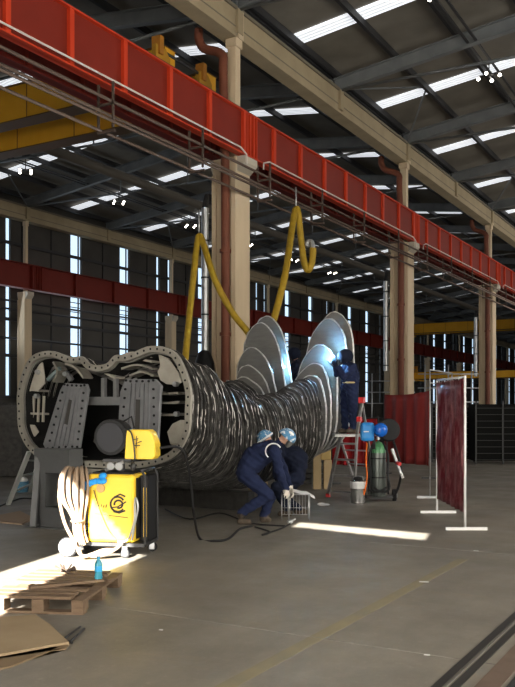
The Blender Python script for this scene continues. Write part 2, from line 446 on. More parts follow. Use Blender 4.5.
def girder(name, label, x, z0, z1, mats, fl=.34, step=1.5, side=1, ys=(Y_B, Y_E - 1)):
    t = thing(name, label, 'crane girder', (x, 0, z0))
    h = z1 - z0
    MB().box(-.012, .012, ys[0], ys[1], 0, h).build('web', mats[1], t)
    MB().box(-fl / 2, fl / 2, ys[0], ys[1], h - .03, h).build('top_flange', mats[0], t)
    MB().box(-fl / 2, fl / 2, ys[0], ys[1], 0, .03).build('bottom_flange', mats[0], t)
    q = MB(); y = 17.6 - .30 - 12 * 2
    while y < ys[1]:
        q.box(-fl * .45, fl * .45, y - .055, y + .055, .03, h - .03)
        y += step
    for cy in col_y:
        for d in (-.22, -.08, .08, .22): q.box(-fl * .45, fl * .45, cy + .05 + d - .02, cy + .05 + d + .02, .03, h - .03)
    s_ = q.build('stiffener', mats[0], t); s_['kind'] = 'stuff'
    return t
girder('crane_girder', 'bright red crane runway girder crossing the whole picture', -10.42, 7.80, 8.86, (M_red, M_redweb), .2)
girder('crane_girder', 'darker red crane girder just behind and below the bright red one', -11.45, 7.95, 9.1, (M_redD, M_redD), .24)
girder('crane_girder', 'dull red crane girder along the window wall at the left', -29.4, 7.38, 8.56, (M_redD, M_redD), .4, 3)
tag(MB().box(-10.5, -10.4, Y_B, Y_E - 1, 8.86, 8.93).build('crane_rail', M_blackm), 'steel rail on top of the bright red crane girder', 'rail')
# pale conduit along the lower edge with raised bends at the columns
q = MB(); xx = -10.25
for k in range(len(col_y)):
    y0 = col_y[k] + .45; y1 = col_y[k] + 12 - .35
    if k == 0: y0 = -5
    q.tube([(xx, y0, 7.62), (xx, y0 + .02, 7.78), (xx, y0 + .3, 7.88), (xx, y1 - .3, 7.88), (xx, y1 - .02, 7.78), (xx, y1, 7.55)], .02, 6)
tag(q.build('pale_conduit', M_whitepipe), 'thin pale conduit clipped along the bottom of the bright red girder', 'pipe')
# brown conduits and hangers below the girder
for j, (x, z) in enumerate([(-10.62, 7.45), (-10.72, 7.22), (-10.55, 7.05), (-10.85, 6.92)]):
    x += .42
    tag(MB().tube([(x, Y_B, z), (x, Y_E - 2, z)], .032, 6).build('conduit', M_cond), ['topmost', 'second from top', 'third from top', 'lowest'][j] + ' of the four brown conduits slung under the bright red girder', 'pipe', 'conduits under the bright red girder')
ORD = 'first second third fourth fifth sixth seventh eighth ninth tenth eleventh twelfth thirteenth fourteenth fifteenth sixteenth seventeenth eighteenth nineteenth twentieth twenty-first twenty-second twenty-third twenty-fourth twenty-fifth'.split()
y = 3.2; k = 0
while y < 75:
    t = MB().bar((-10.15, y, 7.8), (-10.15, y, 6.95), .04).bar((-10.5, y, 6.88), (-10.1, y, 6.88), .05).bar((-10.5, y, 7.4), (-10.1, y, 7.4), .04).bar((-10.5, y, 7.9), (-10.5, y, 6.88), .04)
    tag(t.build('conduit_hanger', M_cond, loc=(-10.3, y, 7.8)), 'brown steel hanger below the bright red girder, the %s counted from the left' % ORD[k], 'hanger', 'conduit hangers under the bright red girder')
    y += 3.0; k += 1

# ------------------------------------------------------------------ cranes
def crane(label, y0, xa_, xb_, zb_, h=.9, gap=1.8):
    t = thing('bridge_crane', label, 'crane', ((xa_ + xb_) / 2, y0, zb_)); hl = (xb_ - xa_) / 2
    for d in (0, gap):
        MB().box(-hl, hl, d - .2, d + .2, 0.0, h).build('bridge_beam', M_yel, t)
        q = MB().box(-hl, hl, d - .26, d + .26, -.03, 0).box(-hl, hl, d - .26, d + .26, h, h + .03)
        x = -hl + 2
        while x < hl - .5: q.box(x - .01, x + .01, d - .215, d + .215, 0, h); x += 2.2
        q.build('flange', mat('crane_flange', (.12, .06, .02), .6), t)
    for sx in (-1, 1):
        e = MB().box(sx * hl - .16, sx * hl + .16, -1.1, gap + 1.1, -.12, .3).build('end_carriage', M_yel, t)
        for d in (-.35, gap - .35):
            MB().prism([(-.28, .25), (.28, .25), (.28, .62), (.1, .80), (-.28, .80)], -.06, .06, Matrix.Translation((sx * hl, d, 0)) @ Matrix.Rotation(PI / 2, 4, 'Z')).build('upright_bracket', mat('carriage_ochre', (.36, .19, .02), .6), e)
            MB().box(sx * hl - .12, sx * hl + .12, d - .2, d - .05, .6, 1.02).build('buffer_post', mat('crane_orange', (.34, .14, .02), .5), e)
            MB().cyl((sx * hl - .1, d + .5, -.12), (sx * hl + .1, d + .5, -.12), .13, 14).build('wheel', M_blackm, e)
        MB().tube([(sx * hl, -.3, .75), (sx * hl, gap - .3, .75)], .04, 6).build('handrail', M_blackm, e)
    return t
crane('yellow double-beam bridge crane high in the left corner behind the red girder', 16.2, -29.2, -11.75, 9.32)
crane('distant yellow bridge crane spanning the rear bay beyond the red curtain', 80, -29.2, -11.9, 9.2)
crane('distant low yellow crane beam behind the rightmost column', 62, -22, -12.2, 4.0, .5, 1.2)

# ------------------------------------------------------------------ extraction ducts hanging left of columns
def exduct(y, z0, z1, label):
    t = thing('suction_duct', label, 'duct', (-11.35, y - .5, z0), 0, 'grey suction ducts beside the columns')
    MB().cyl((0, 0, 0), (0, 0, z1 - z0), .09, 12).build('tube', M_galv, t)
    q = MB()
    for z in np.arange(.2, z1 - z0, .9): q.lathe([(.1, -.02), (.1, .02)], (0, 0, float(z)), n=12)
    q.build('tube_joint', M_blackm, t)
    MB().tube([(0, 0, z1 - z0), (0, .1, z1 - z0 + .3), (0, .5, z1 - z0 + .35), (.3, .6, z1 - z0 + .35)], .08, 8).build('top_bend', M_blackm, t)
    return t
t = exduct(17.6, 2.0, 6.6, 'grey suction duct left of the large column with black bell below')
MB().lathe([(.06, .42), (.16, .34), (.24, .1), (.26, -.2), (.2, -.5), (.1, -.62)], (0, -.02, .72), n=16).build('bell_hood', M_black, t)
exduct(29.6, 3.1, 6.4, 'grey suction duct hanging left of the column behind the red curtain')
exduct(41.6, 3.3, 6.2, 'grey suction duct hanging left of the column above the black racks')

# ------------------------------------------------------------------ the ribbed steel structure
SX = -8.0
KEY = {  # Y: half width, bottom, lobe top, valley, lobe x, lobe half width inside
    9.3: (1.60, .86, 2.57, 2.33, .92, .62), 10.2: (1.50, .66, 2.38, 2.12, .88, .58), 11.2: (1.36, .42, 2.06, 1.86, .80, .5),
    12.2: (1.26, .34, 1.90, 1.74, .74, .42), 13.2: (1.20, .40, 1.98, 1.70, .72, .38), 14.0: (1.16, .52, 2.20, 1.72, .72, .38),
    14.6: (1.10, .62, 2.36, 1.78, .72, .40), 14.8: (1.12, .68, 2.62, 1.8, .72, .41), 15.0: (1.15, .70, 2.98, 1.84, .72, .42), 15.2: (1.19, .74, 3.42, 1.9, .72, .43),
    15.4: (1.2, .78, 3.56, 1.95, .72, .44), 15.7: (1.2, .8, 3.70, 2.0, .72, .44)}
KY = sorted(KEY)
def params(y):
    for a, b_ in zip(KY, KY[1:]):
        if a <= y <= b_:
            t = (y - a) / (b_ - a); t = t * t * (3 - 2 * t) * .5 + t * .5
            return [p * (1 - t) + q_ * t for p, q_ in zip(KEY[a], KEY[b_])]
    return list(KEY[KY[-1]])
def contour(pr, n=5, off=0.0):
    w_, zb_, zt, zv, xl, rl = pr; h = zt - zb_; o = w_ - xl
    half = [(0, zb_), (.45 * w_, zb_ + .01 * h), (.80 * w_, zb_ + .10 * h), (.97 * w_, zb_ + .28 * h), (w_, zb_ + .48 * h), (xl + o * .98, zt - .20 * h if h > 2.2 else zt - .32 * h),
            (xl + o * .64, zt - (.05 if h > 2.2 else .065) * h), (xl + o * .05, zt), (xl - rl * .6, zt - .05 * h - .08 * (zt - zv)), (xl - rl * .98, zv + .55 * (zt - zv)), (max(.02, (xl - rl) * .55), zv + .1 * (zt - zv))]
    pts = half + [(0, zv)] + [(-x, z) for x, z in half[:0:-1]]
    N = len(pts); out = []
    for i in range(N):
        a, b_, c_, d_ = [np.array(pts[(i + j) % N]) for j in (-1, 0, 1, 2)]
        for k in range(n):
            t = k / n
            out.append(.5 * ((2 * b_) + (c_ - a) * t + (2 * a - 5 * b_ + 4 * c_ - d_) * t * t + (3 * b_ - a - 3 * c_ + d_) * t ** 3))
    out = np.array(out)
    if off:
        d = np.roll(out, -1, 0) - np.roll(out, 1, 0); nrm = np.stack([d[:, 1], -d[:, 0]], 1); nrm /= np.linalg.norm(nrm, axis=1)[:, None]
        out = out - nrm * off
    return out
def loft(q, rings, close=False):
    V = [[q.bm.verts.new(p) for p in r_] for r_ in rings]; n = len(V[0]); fs = []
    for a, b_ in zip(V, V[1:]):
        for k in range(n): fs.append(q.bm.faces.new((a[k], a[(k + 1) % n], b_[(k + 1) % n], b_[k])))
    q._mark(fs); return V
M_plate = mat('brushed_plate_steel', (.125, .12, .11), .5, .35, (.20, .192, .178), 5, .7, .3, 30, stretch=(1, 1, 4))
M_edge = mat('weld_spattered_edge', (.022, .021, .02), .42, .5, (.60, .58, .54), 6, .2, .8, 60, detail=7, thresh=(.50, .60))
M_rim = mat('bright_ground_edge', (.50, .49, .46), .35, .7, (.85, .84, .8), 14, .4, .3, 40)
M_band = mat('dark_rib_face', (.012, .0115, .011), .6, .5, (.10, .097, .09), 9, .5, .4, 40)  # rib faces nearly black with lighter flecks
M_core = mat('dark_steel_skin', (.02, .019, .018), .6, .5, (.06, .057, .052), 9, .5, .5, 30)  # near-black skin between the ribs, reused for dark background pieces
st = thing('ribbed_steel_structure', 'huge twin-lobed ribbed steel structure with two upright ears at the far end', 'steel structure', (SX, 9.3, 0))
def rib(y, grow=0.0, tilt=0.0, th=.022, bright=False, sx=1.0):
    pr = params(y); pr = [pr[0] + grow, pr[1] - grow, pr[2] + grow, pr[3] + grow * .6, pr[4], pr[5]]
    c0 = contour(pr); c1 = contour(pr, off=.022 if bright else .045)
    yl = y - 9.3; q = MB(); zc0 = (pr[1] + pr[2]) / 2
    def r3(c_, dy): return [Vector((x * sx, yl + dy + tilt * (z - zc0), z)) for x, z in c_]
    jit = rng.normal(0, .006, len(c0)); c0 = c0 + np.stack([jit * np.sign(c0[:, 0] + 1e-9), jit], 1)
    q.mi = 0 if bright else 2
    V1 = loft(q, [r3(c1, -th / 2 - .004), r3(c0, -th / 2)]); q.mi = 0
    V2 = loft(q, [r3(c0, -th / 2), r3(c0, th / 2)]); q.mi = 2; V3 = loft(q, [r3(c0, th / 2), r3(c1, th / 2)])
    V = [V1[0], V3[-1]]; q.mi = 1
    if y < 10.5:
        ci = contour(pr, off=.085)
        for Vv, dy in ((V[0], -th / 2 - .004), (V[1], th / 2)):
            W_ = [q.bm.verts.new(p_) for p_ in r3(ci, dy)]; n_ = len(W_)
            q._mark([q.bm.faces.new((Vv[k], Vv[(k + 1) % n_], W_[(k + 1) % n_], W_[k])) for k in range(n_)])
    else:
        q._mark([q.bm.faces.new(V[0][::-1]), q.bm.faces.new(V[-1])])
        bmesh.ops.triangulate(q.bm, faces=[f for f in q.bm.faces if len(f.verts) > 4])
    return q.build('rib_plate', [M_rim if bright else M_edge, M_plate, M_band], st)
ys_ = []
y = 9.38
while y < 14.45: ys_.append((y, False)); y += .098
for y in (14.6, 14.78, 15.0, 15.34): ys_.append((y, True))
for i, (y, br) in enumerate(ys_):
    rib(y, 0 if br else random.uniform(-.035, .03), random.uniform(-.03, .03), bright=br)
rib(15.62, .02, 0, bright=True)
# core skin between the ribs
q = MB(); rings = []
for y in np.arange(10.4, 14.5, .15):
    rings.append([Vector((x, y - 9.3, z)) for x, z in contour(params(float(y)), off=.12)])
loft(q, rings)
for f in q.bm.faces: f.smooth = True
q.build('inner_skin', M_core, st)
# front flange ring
M_fl = mat('flange_steel', (.26, .245, .21), .5, .45, (.38, .36, .32), 7, .6, .3, 30)
pr = params(9.3); q = MB(); co = contour(pr); ci = contour(pr, off=.085)
def r3(c_, y): return [Vector((x, y - 9.3, z)) for x, z in c_]
loft(q, [r3(ci, 9.34), r3(ci, 9.28), r3(co, 9.28), r3(co, 9.33), r3(contour(pr, off=.05), 9.33)])
q.build('front_flange', M_fl, st)
q = MB(); cm = contour(pr, n=5, off=.042); acc = 0; last = cm[0]
for i in range(len(cm)):
    p, p2 = cm[i], cm[(i + 1) % len(cm)]; seg = np.linalg.norm(p2 - p); d = 0
    while acc + (seg - d) >= .115:
        d += .115 - acc; acc = 0; pp = p + (p2 - p) * d / seg
        q.cyl((pp[0], -.024, pp[1]), (pp[0], -.018, pp[1]), 0.016, 8)
    acc += seg - d
o = q.build('bolt_hole', M_black, st); o['kind'] = 'stuff'
# recessed inner tunnel, back sheet; black colour stands in for the dark interior
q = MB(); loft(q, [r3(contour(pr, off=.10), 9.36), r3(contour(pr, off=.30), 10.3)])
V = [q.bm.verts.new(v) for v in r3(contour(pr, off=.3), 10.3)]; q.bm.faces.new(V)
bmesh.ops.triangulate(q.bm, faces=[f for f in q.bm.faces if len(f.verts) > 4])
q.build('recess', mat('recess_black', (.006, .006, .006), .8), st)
M_gus = mat('gusset_steel', (.30, .28, .235), .5, .15, (.45, .425, .37), 6, .6)
def gusset(pts, y=9.42, d=.03, m=M_gus, name='gusset_plate'):
    return MB().prism([(a - SX, b_) for a, b_ in pts], y - 9.3, y - 9.3 + d).build(name, m, st, bevel=.008)
def fpx(px, py, Y=9.3):
    u = (px - CX) / FPX; v = (YH - py) / FPX; dx = -.5 + u * .8660254; dy = .8660254 + .5 * u; t = Y / dy
    return (dx * t, H + v * t)
def gp(pts, Y=9.42, **k): return gusset([fpx(a, b_, Y) for a, b_ in pts], Y, **k)
gp([(22, 396), (25, 376), (34, 364), (42, 362), (44, 377), (44, 384), (38, 391), (30, 391)])
gp([(21, 424), (34, 425), (38, 432), (33, 438), (36, 447), (45, 453), (45, 462), (36, 458), (26, 446), (21, 434)])
gp([(158, 354), (168, 358), (178, 372), (182, 382), (176, 385), (166, 384), (160, 380), (157, 372), (160, 366)])
gp([(186, 420), (182, 446), (176, 450), (170, 444), (167, 432), (172, 424), (180, 420)])
gp([(78, 455), (110, 462), (150, 462), (172, 452), (160, 468), (120, 476), (85, 472)], Y=9.5)
# curved stringers across the top
for (a, b_, c_) in [((124, 357), (138, 353), (156, 357)), ((121, 362), (138, 359), (156, 362)), ((126, 369), (142, 365), (157, 369)), ((134, 376), (146, 372), (158, 376)), ((106, 371), (113, 375), (120, 378)), ((42, 358), (56, 355), (70, 362)), ((58, 362), (62, 372), (58, 382)), ((70, 364), (80, 368), (88, 378)), ((158, 392), (168, 394), (183, 393)), ((160, 402), (170, 403), (185, 402)), ((160, 414), (170, 415), (185, 414)), ((24, 386), (32, 389), (44, 391)), ((24, 410), (32, 413), (44, 414))]:
    Y = 9.55; pts = smooth_path([(fpx(*p_, Y)[0] - SX, Y - 9.3, fpx(*p_, Y)[1]) for p_ in (a, b_, c_)], 5)
    q = MB()
    for u_, v_ in zip(pts, pts[1:]): q.bar(u_, v_, .22, .03, up=(0, 0, 1))
    q.build('stringer', M_gus if random.random() < .6 else M_fl, st)
# inner frame between the panels
def fbar(a, b_, w_, h_, Y, m, name, dep=.12):
    pa, pb = fpx(*a, Y), fpx(*b_, Y)
    return MB().bar((pa[0] - SX, Y - 9.3, pa[1]), (pb[0] - SX, Y - 9.3, pb[1]), w_, h_, up=(0, 0, 1)).build(name, m, st)
M_mid = mat('frame_grey_steel', (.20, .205, .21), .5, .5, (.28, .285, .29), 6, .5)
fbar((80, 401), (124, 401), .12, .12, 9.5, M_mid, 'cross_beam')
fbar((104, 378), (104, 400), .06, .06, 9.5, M_mid, 'upright')
fbar((116, 376), (116, 400), .06, .06, 9.5, M_mid, 'upright')
fbar((48, 380), (60, 368), .05, .05, 9.48, mat('blue_grey_steel', (.30, .38, .40), .4, .5), 'brace')
fbar((66, 372), (72, 380), .06, .06, 9.48, M_mid, 'brace')
for px_ in (34, 39, 44): fbar((px_, 396), (px_ - 1, 422), .03, .03, 9.5, M_gus, 'upright')
for p_ in ((37, 396), (177, 414), (176, 384), (66, 374), (38, 372)):
    a_ = fpx(*p_, 9.4); MB().cyl((a_[0] - SX, .06, a_[1]), (a_[0] - SX, .13, a_[1]), .035, 10).build('lug', M_galv, st)
fbar((100, 440), (120, 452), .3, .05, 9.6, M_core, 'lower_plate')
# two grooved cover panels
M_pan = mat('cover_panel_steel', (.15, .155, .165), .45, .35, (.22, .225, .235), 6, .5)
def panel(pix, Y, slot):
    pts = [fpx(a, b_, Y) for a, b_ in pix]
    p2 = [(x - SX, z) for x, z in pts]
    pan = MB().prism(p2, Y - 9.3, Y - 9.3 + .05).build('cover_panel', M_pan, st, bevel=.006)
    tl, tr, br, bl = [Vector((x, z)) for x, z in (p2[1], p2[2], p2[5], p2[6])]
    def bl2(u_, v_): return (tl * (1 - u_) + tr * u_) * (1 - v_) + (bl * (1 - u_) + br * u_) * v_
    q = MB()
    for u_ in (.2, .34, .48, .62, .76):
        if abs(u_ - .48) < .01:
            segs = [(.06, slot[0] - .03), (slot[1] + .03, .94)]
        else: segs = [(.06, .95)]
        for v0, v1 in segs:
            if v1 - v0 < .03: continue
            a_, b_ = bl2(u_, v0), bl2(u_, v1); q.bar((a_.x, Y - 9.3 - .012, a_.y), (b_.x, Y - 9.3 - .012, b_.y), .055, .026, up=(0, 1, 0))
    q.build('groove_ridge', M_pan, pan)
    a_, b_ = bl2(.48, slot[0]), bl2(.48, slot[1])
    MB().bar((a_.x, Y - 9.3 - .005, a_.y), (b_.x, Y - 9.3 - .005, b_.y), .075, .012, up=(0, 1, 0)).build('slot', mat('slot_dark', (.05, .048, .045), .6), pan)
    for u_, v_ in [(u_, .02 + k * .12) for k in range(9) for u_ in (.05, .95)] + [(k / 5, v_) for k in range(1, 5) for v_ in (.03, .97)]:
        p_ = bl2(u_, v_); MB().cyl((p_.x, Y - 9.3 - .014, p_.y), (p_.x, Y - 9.3, p_.y), .017, 8).build('bolt', M_black, pan)
panel([(60, 390), (66, 383), (83, 383), (88, 388), (87, 395), (80, 446), (76, 452), (46, 452), (42, 446)][0:1] + [(64, 383), (86, 384), (88, 390), (87, 396), (79, 448), (46, 450), (43, 444)], 9.12, (.25, .62))
panel([(120, 392), (125, 379), (155, 379), (161, 386), (160, 396), (157, 452), (118, 452), (117, 446)], 9.12, (.28, .85))
# heavy front stand under the structure
q = MB(); Yst = 9.06
outer = [fpx(a, b_, Yst) for a, b_ in [(42, 449), (78, 449), (79, 475), (77, 477)]]
M_std = mat('stand_grey_steel', (.085, .088, .09), .55, .3, (.12, .122, .125), 4, .5)
sx0, sx1 = fpx(41, 480, Yst)[0], fpx(76, 480, Yst)[0]; ztp = 1.13
hx0, hx1 = fpx(52, 480, Yst)[0], fpx(66, 480, Yst)[0]; hz0, hz1 = fpx(50, 506, Yst)[1], fpx(50, 472, Yst)[1]
stand = thing('support_stand', 'dark grey steel stand with cut-out under the left front of the ribbed structure', 'stand', ((sx0 + sx1) / 2, Yst, 0))
def wb(q, x0, x1, y0, y1, z0, z1): return q.box(x0 - stand.location.x, x1 - stand.location.x, y0 - Yst, y1 - Yst, z0, z1)
q = MB(); wb(q, sx0, hx0, Yst - .14, Yst + .14, 0, ztp); wb(q, hx1, sx1, Yst - .14, Yst + .14, 0, ztp); wb(q, hx0, hx1, Yst - .14, Yst + .14, 0, hz0); wb(q, hx0, hx1, Yst - .14, Yst + .14, hz1, ztp)
q.build('body', M_std, stand)
MB().bar(Vector((sx0 + .05, Yst - .1, 1.0)) - stand.location, G(33, 529) + Vector((0, 0, .03)) - stand.location, .08).build('diagonal_brace', M_std, stand)
MB().box(-.42, .32, -.25, .25, 0, .015).build('base_plate', M_std, stand)
stand2 = thing('support_stand', 'plain dark steel trestle under the structure behind the welding cart', 'stand', (-7.95, 9.7, 0))
MB().box(-.3, .3, -.1, .1, .72, .84).bar((-.2, 0, .75), (-.28, 0, 0), .08).bar((.2, 0, .75), (.28, 0, 0), .08).build('frame', M_std, stand2)
tag(MB().box(-9.15, -7.1, 12.0, 12.2, 0, .32).build('timber_block', M_core), 'dark packing block under the waist of the ribbed structure', 'block')
R30 = Matrix.Rotation(R(30), 4, 'Z')
for px_, h_, lab in ((317, .95, 'pale timber post under the far end of the structure, left one'), (327.5, .62, 'pale timber post under the far end, the right one topped by an ochre block')):
    o = tag(MB().box(-.085, .085, -.085, .085, 0, h_, R30).build('timber_post', M_woodp, bevel=.008), lab, 'post', 'timber posts under the far end'); o.location = G(px_, 489)
o = tag(MB().box(-.12, .10, -.1, .1, 0, .24, R30).build('wooden_block', mat('ochre_wood', (.42, .30, .12), .7), bevel=.02), 'ochre wooden block between the right timber post and the steel ribs', 'block'); o.location = G(326, 489) + Vector((0, 0, .622))
tag(MB().box(-9.0, -8.7, 15.2, 15.5, 0, .86).build('timber_post', M_woodp), 'timber post on the far side under the left ear', 'post', 'timber posts under the far end')

# ------------------------------------------------------------------ yellow hoses hanging
M_hose = mat('yellow_hose', (.36, .235, .018), .6, 0, (.24, .15, .012), 8, .5)
def hose(pix, label, r=.075, m=M_hose, name='air_hose'):
    pts = smooth_path([P(a, b_, z) for a, b_, z in pix], 8)
    return tag(MB().tube(pts, r, 10).build(name, m, loc=pts[0]), label, 'hose')
hose([(184, 372, 18), (188, 330, 18.5), (193, 280, 19), (197, 245, 19.5), (199.5, 236, 19.6), (203, 243, 19.5), (215, 280, 19), (232, 312, 19), (247, 331, 18.9), (254, 342, 18.8)], 'yellow hose hanging in an arch in front of the large column')
hose([(270, 332, 18.9), (279, 300, 19.2), (286, 270, 19.5), (291, 235, 20.5), (295, 211, 21), (298, 213, 21), (301, 240, 21), (304, 262, 21), (308, 270, 21), (312, 262, 21), (313, 248, 21)], 'yellow hose looped down from the girder between the two steel ears', .085)
tag(MB().tube(smooth_path([P(313, 249, 21), P(312, 243, 21.05), P(308, 242, 21.1), P(307, 247, 21.1)], 4), .07, 8).build('hose_coupling', M_galv), 'grey hooked coupling on the end of the second yellow hose', 'coupling')
q = MB()
for a, b_, z in ((199, 236, 19.6), (296, 211, 21)): q.tube([P(a, b_, z), P(a, b_ - (26 if a < 250 else 24), z)], .02, 6)
tag(q.build('hook_chain', M_galv), 'thin chains holding up the arched yellow hoses', 'chain', kind=None)

# ------------------------------------------------------------------ people
def person(label, J, mats, cap=None, fingers=True, extra=None, name='person', vox=.0105, depth=CF):
    """one continuous body from overlapping spheres, voxel-joined. J: joints in world space"""
    root_loc = Vector(J['root']); q = MB(); cen = []; reg = []
    def sph(c_, r, g, sc_=(1, 1, 1), M=None):
        q.ball(c_, r, 12, sc_, M); cen.append(tuple(c_)); reg.append(g)
    def chain(a, b_, r0, r1, g, n=None):
        a, b_ = Vector(a), Vector(b_); n = n or max(2, int((b_ - a).length / (min(r0, r1) * .35)))
        for i in range(n + 1):
            t = i / n; sph(a.lerp(b_, t), r0 + (r1 - r0) * t, g)
    hipL, hipR, shL, shR = [Vector(J[k]) for k in ('hipL', 'hipR', 'shL', 'shR')]
    pel = (hipL + hipR) / 2; che = (shL + shR) / 2; back = Vector(J.get('bow', (0, 0, 0)))
    lat = (shR - shL).normalized(); up = (che - pel).normalized(); fw = lat.cross(up).normalized(); lat = up.cross(fw)
    n = 14
    for i in range(n + 1):
        t = i / n; c_ = pel.lerp(che, t) + back * math.sin(PI * t)
        wd = [.19, .18, .172, .18, .20, .19][min(5, int(t * 5.99))]; dp = .155 + .04 * math.sin(PI * t)
        M = Matrix((lat, fw, up)).transposed()
        sph(c_, 1, 0, (wd, dp, .09), M)
    for s_, e_, w_, tag_ in ((shL, J['elL'], J['wrL'], 'L'), (shR, J['elR'], J['wrR'], 'R')):
        chain(s_, e_, .085, .066, 0); chain(e_, w_, .066, .05, 0)
        d = (Vector(w_) - Vector(e_)).normalized(); w_ = Vector(w_)
        side = d.cross(fw if abs(d.dot(fw)) < .9 else up).normalized(); nm = side.cross(d)
        M = Matrix((side, nm, d)).transposed()
        sph(w_ + d * .055, 1, 1, (.048, .026, .06), M)
        for k, (o_, ln) in enumerate(((-.034, .062), (-.012, .075), (.011, .07), (.033, .055))):
            a0 = w_ + d * .095 + side * o_; a1 = a0 + d * ln * .5 + nm * .012; a2 = a1 + d * ln * .3 + nm * .028
            chain(a0, a1, .0125, .0115, 1); chain(a1, a2, .0115, .010, 1)
        t0 = w_ + d * .03 + side * -.04; t1 = t0 + d * .035 + side * -.03 + nm * .012; chain(t0, t1, .0145, .0125, 1); chain(t1, t1 + d * .03 + nm * .012, .0125, .011, 1)
    for s_ in 'LR':
        hip, kn, an, toe = [Vector(J[k + s_]) for k in ('hip', 'kn', 'an', 'toe')]
        chain(hip, kn, .135, .092, 0); chain(kn, an, .088, .07, 0)
        chain(an, an + Vector((0, 0, -.03)), .055, .05, 2)
        heel = an + (an - toe).normalized() * .03; heel.z = toe.z
        chain(heel, toe, .045, .042, 2)
    nk = Vector(J['neck']); hd = Vector(J['head']); face = Vector(J['face']).normalized()
    chain(che + (nk - che) * .3, nk, .07, .055, 0); chain(nk, hd, .055, .06, 3)
    hup = (hd - nk).normalized(); hup = (hup - face * hup.dot(face)).normalized(); hl = hup.cross(face)
    M = Matrix((hl, face, hup)).transposed()
    sph(hd, 1, 3, (.075, .095, .105), M); sph(hd - hup * .045 + face * .03, 1, 3, (.055, .06, .065), M)
    chain(hd + face * .085 + hup * .01, hd + face * .112 - hup * .022, .010, .016, 3)
    for s_ in (-1, 1): sph(hd + hl * s_ * .076 - hup * .01, 1, 3, (.012, .022, .034), M)
    chain(hd + face * .088 - hup * .055 - hl * .02, hd + face * .088 - hup * .055 + hl * .02, .009, .009, 3)
    tmp = q.build('tmp', M_navy)
    rm = tmp.modifiers.new('r', 'REMESH'); rm.mode = 'VOXEL'; rm.voxel_size = vox; rm.use_smooth_shade = True
    sm = tmp.modifiers.new('s', 'SMOOTH'); sm.iterations = 3; sm.factor = .5
    dg = bpy.context.evaluated_depsgraph_get(); me = bpy.data.meshes.new_from_object(tmp.evaluated_get(dg))
    bpy.data.objects.remove(tmp)
    for m_ in mats: me.materials.append(m_)
    while len(me.materials) > len(mats): me.materials.pop(index=0)
    nv = len(me.vertices); co_ = np.empty(nv * 3); me.vertices.foreach_get('co', co_); co_ = co_.reshape(-1, 3)
    C_ = np.array(cen); rg = np.array(reg); best = np.empty(nv, int)
    for i in range(0, nv, 4000):
        d_ = ((co_[i:i + 4000, None, :] - C_[None]) ** 2).sum(-1); best[i:i + 4000] = rg[d_.argmin(1)]
    fc = np.empty(len(me.polygons), int)
    for i, p_ in enumerate(me.polygons): fc[i] = best[p_.vertices[0]]
    me.polygons.foreach_set('material_index', fc)
    # cloth folds
    nrm = np.empty(nv * 3); me.vertices.foreach_get('normal', nrm); nrm = nrm.reshape(-1, 3)
    f_ = np.sin(co_[:, 2] * 38 + np.sin(co_[:, 0] * 21) * 2.2 + co_[:, 1] * 14) * .006 + np.sin(co_[:, 2] * 71 + co_[:, 0] * 55) * .003
    co_ += nrm * (f_ * (best == 0))[:, None]
    co_ -= np.array(root_loc)[None]
    me.vertices.foreach_set('co', co_.ravel()); me.update(); me.name = 'person'
    for p_ in me.polygons: p_.use_smooth = True
    t = thing(name, label, 'person', root_loc)
    o = bpy.data.objects.new('body', me); COL.objects.link(o); o.parent = t
    def dome(nm_, m_, r=.118, low=.35, fwd=0, sc_=(1, 1.12, 1.05)):
        q2 = MB(); rings = []
        for i in range(8):
            th = (PI * low) * (i + .05) / 7
            rings.append([hd - root_loc + M @ (Vector((math.sin(th) * math.cos(2 * PI * k / 18) * sc_[0], math.sin(th) * math.sin(2 * PI * k / 18) * sc_[1] + fwd, math.cos(th) * sc_[2])) * r) for k in range(18)])
        loft(q2, rings)
        for f__ in q2.bm.faces: f__.smooth = True
        o2 = q2.build(nm_, m_, t); s2 = o2.modifiers.new('s', 'SOLIDIFY'); s2.thickness = .006; return o2
    q2 = MB()
    for s_ in (-1, 1): q2.ball(hd - root_loc + hl * s_ * .03 + face * .088 + hup * .012, .011, 8)
    q2.build('eye', M_black, t)
    return t, hd - root_loc, M, dome
# -- worker bending at the wire stand
Zw = 12.45; D = .17
def W(a, b_, dd=0): return P(a, b_, Zw, dd)
J = dict(root=G(252, 522), hipL=W(245, 473, .13), hipR=W(245, 474, -.09), shL=W(273, 447, .2), shR=W(274, 449, -.18), bow=Vector((0, 0, .045)) - CR * .05,
         elL=W(284, 470, .24), elR=W(280, 473, -.2), wrL=W(290, 488, .14), wrR=W(286, 489, -.1),
         knL=W(270, 497, .12), knR=W(268, 495, -.12), anL=W(264, 516, .12), anR=W(241, 513, -.1), toeL=W(269, 520, .1), toeR=W(249, 520.5, -.1),
         neck=W(281, 441, 0), head=W(287, 437, -.02), face=CR * .75 - Vector((0, 0, .62)) - CF * .2)
J['toeL'].z = .045; J['toeR'].z = .045
pw, hd, HM, dome = person('worker in navy overalls bending forward over the wire stand, white glove reaching down', J, [M_navy, M_glove, M_boot, M_skin])
dome('cap', M_bluecap, .125, .52)
MB().ball(hd + HM @ Vector((-.05, .02, .085)), .05, 10, (1, 1.2, .6), HM).build('cap_panel', M_white, pw)
MB().ball(hd + HM @ Vector((0, .085, -.03)), .085, 12, (1, .6, 1.15), HM).build('face_mask', mat('mask_grey', (.10, .10, .10), .7), pw)
q = MB(); shc = J['shR'] - J['root'] - CF * .10 - Vector((0, 0, .03)) - CR * .01
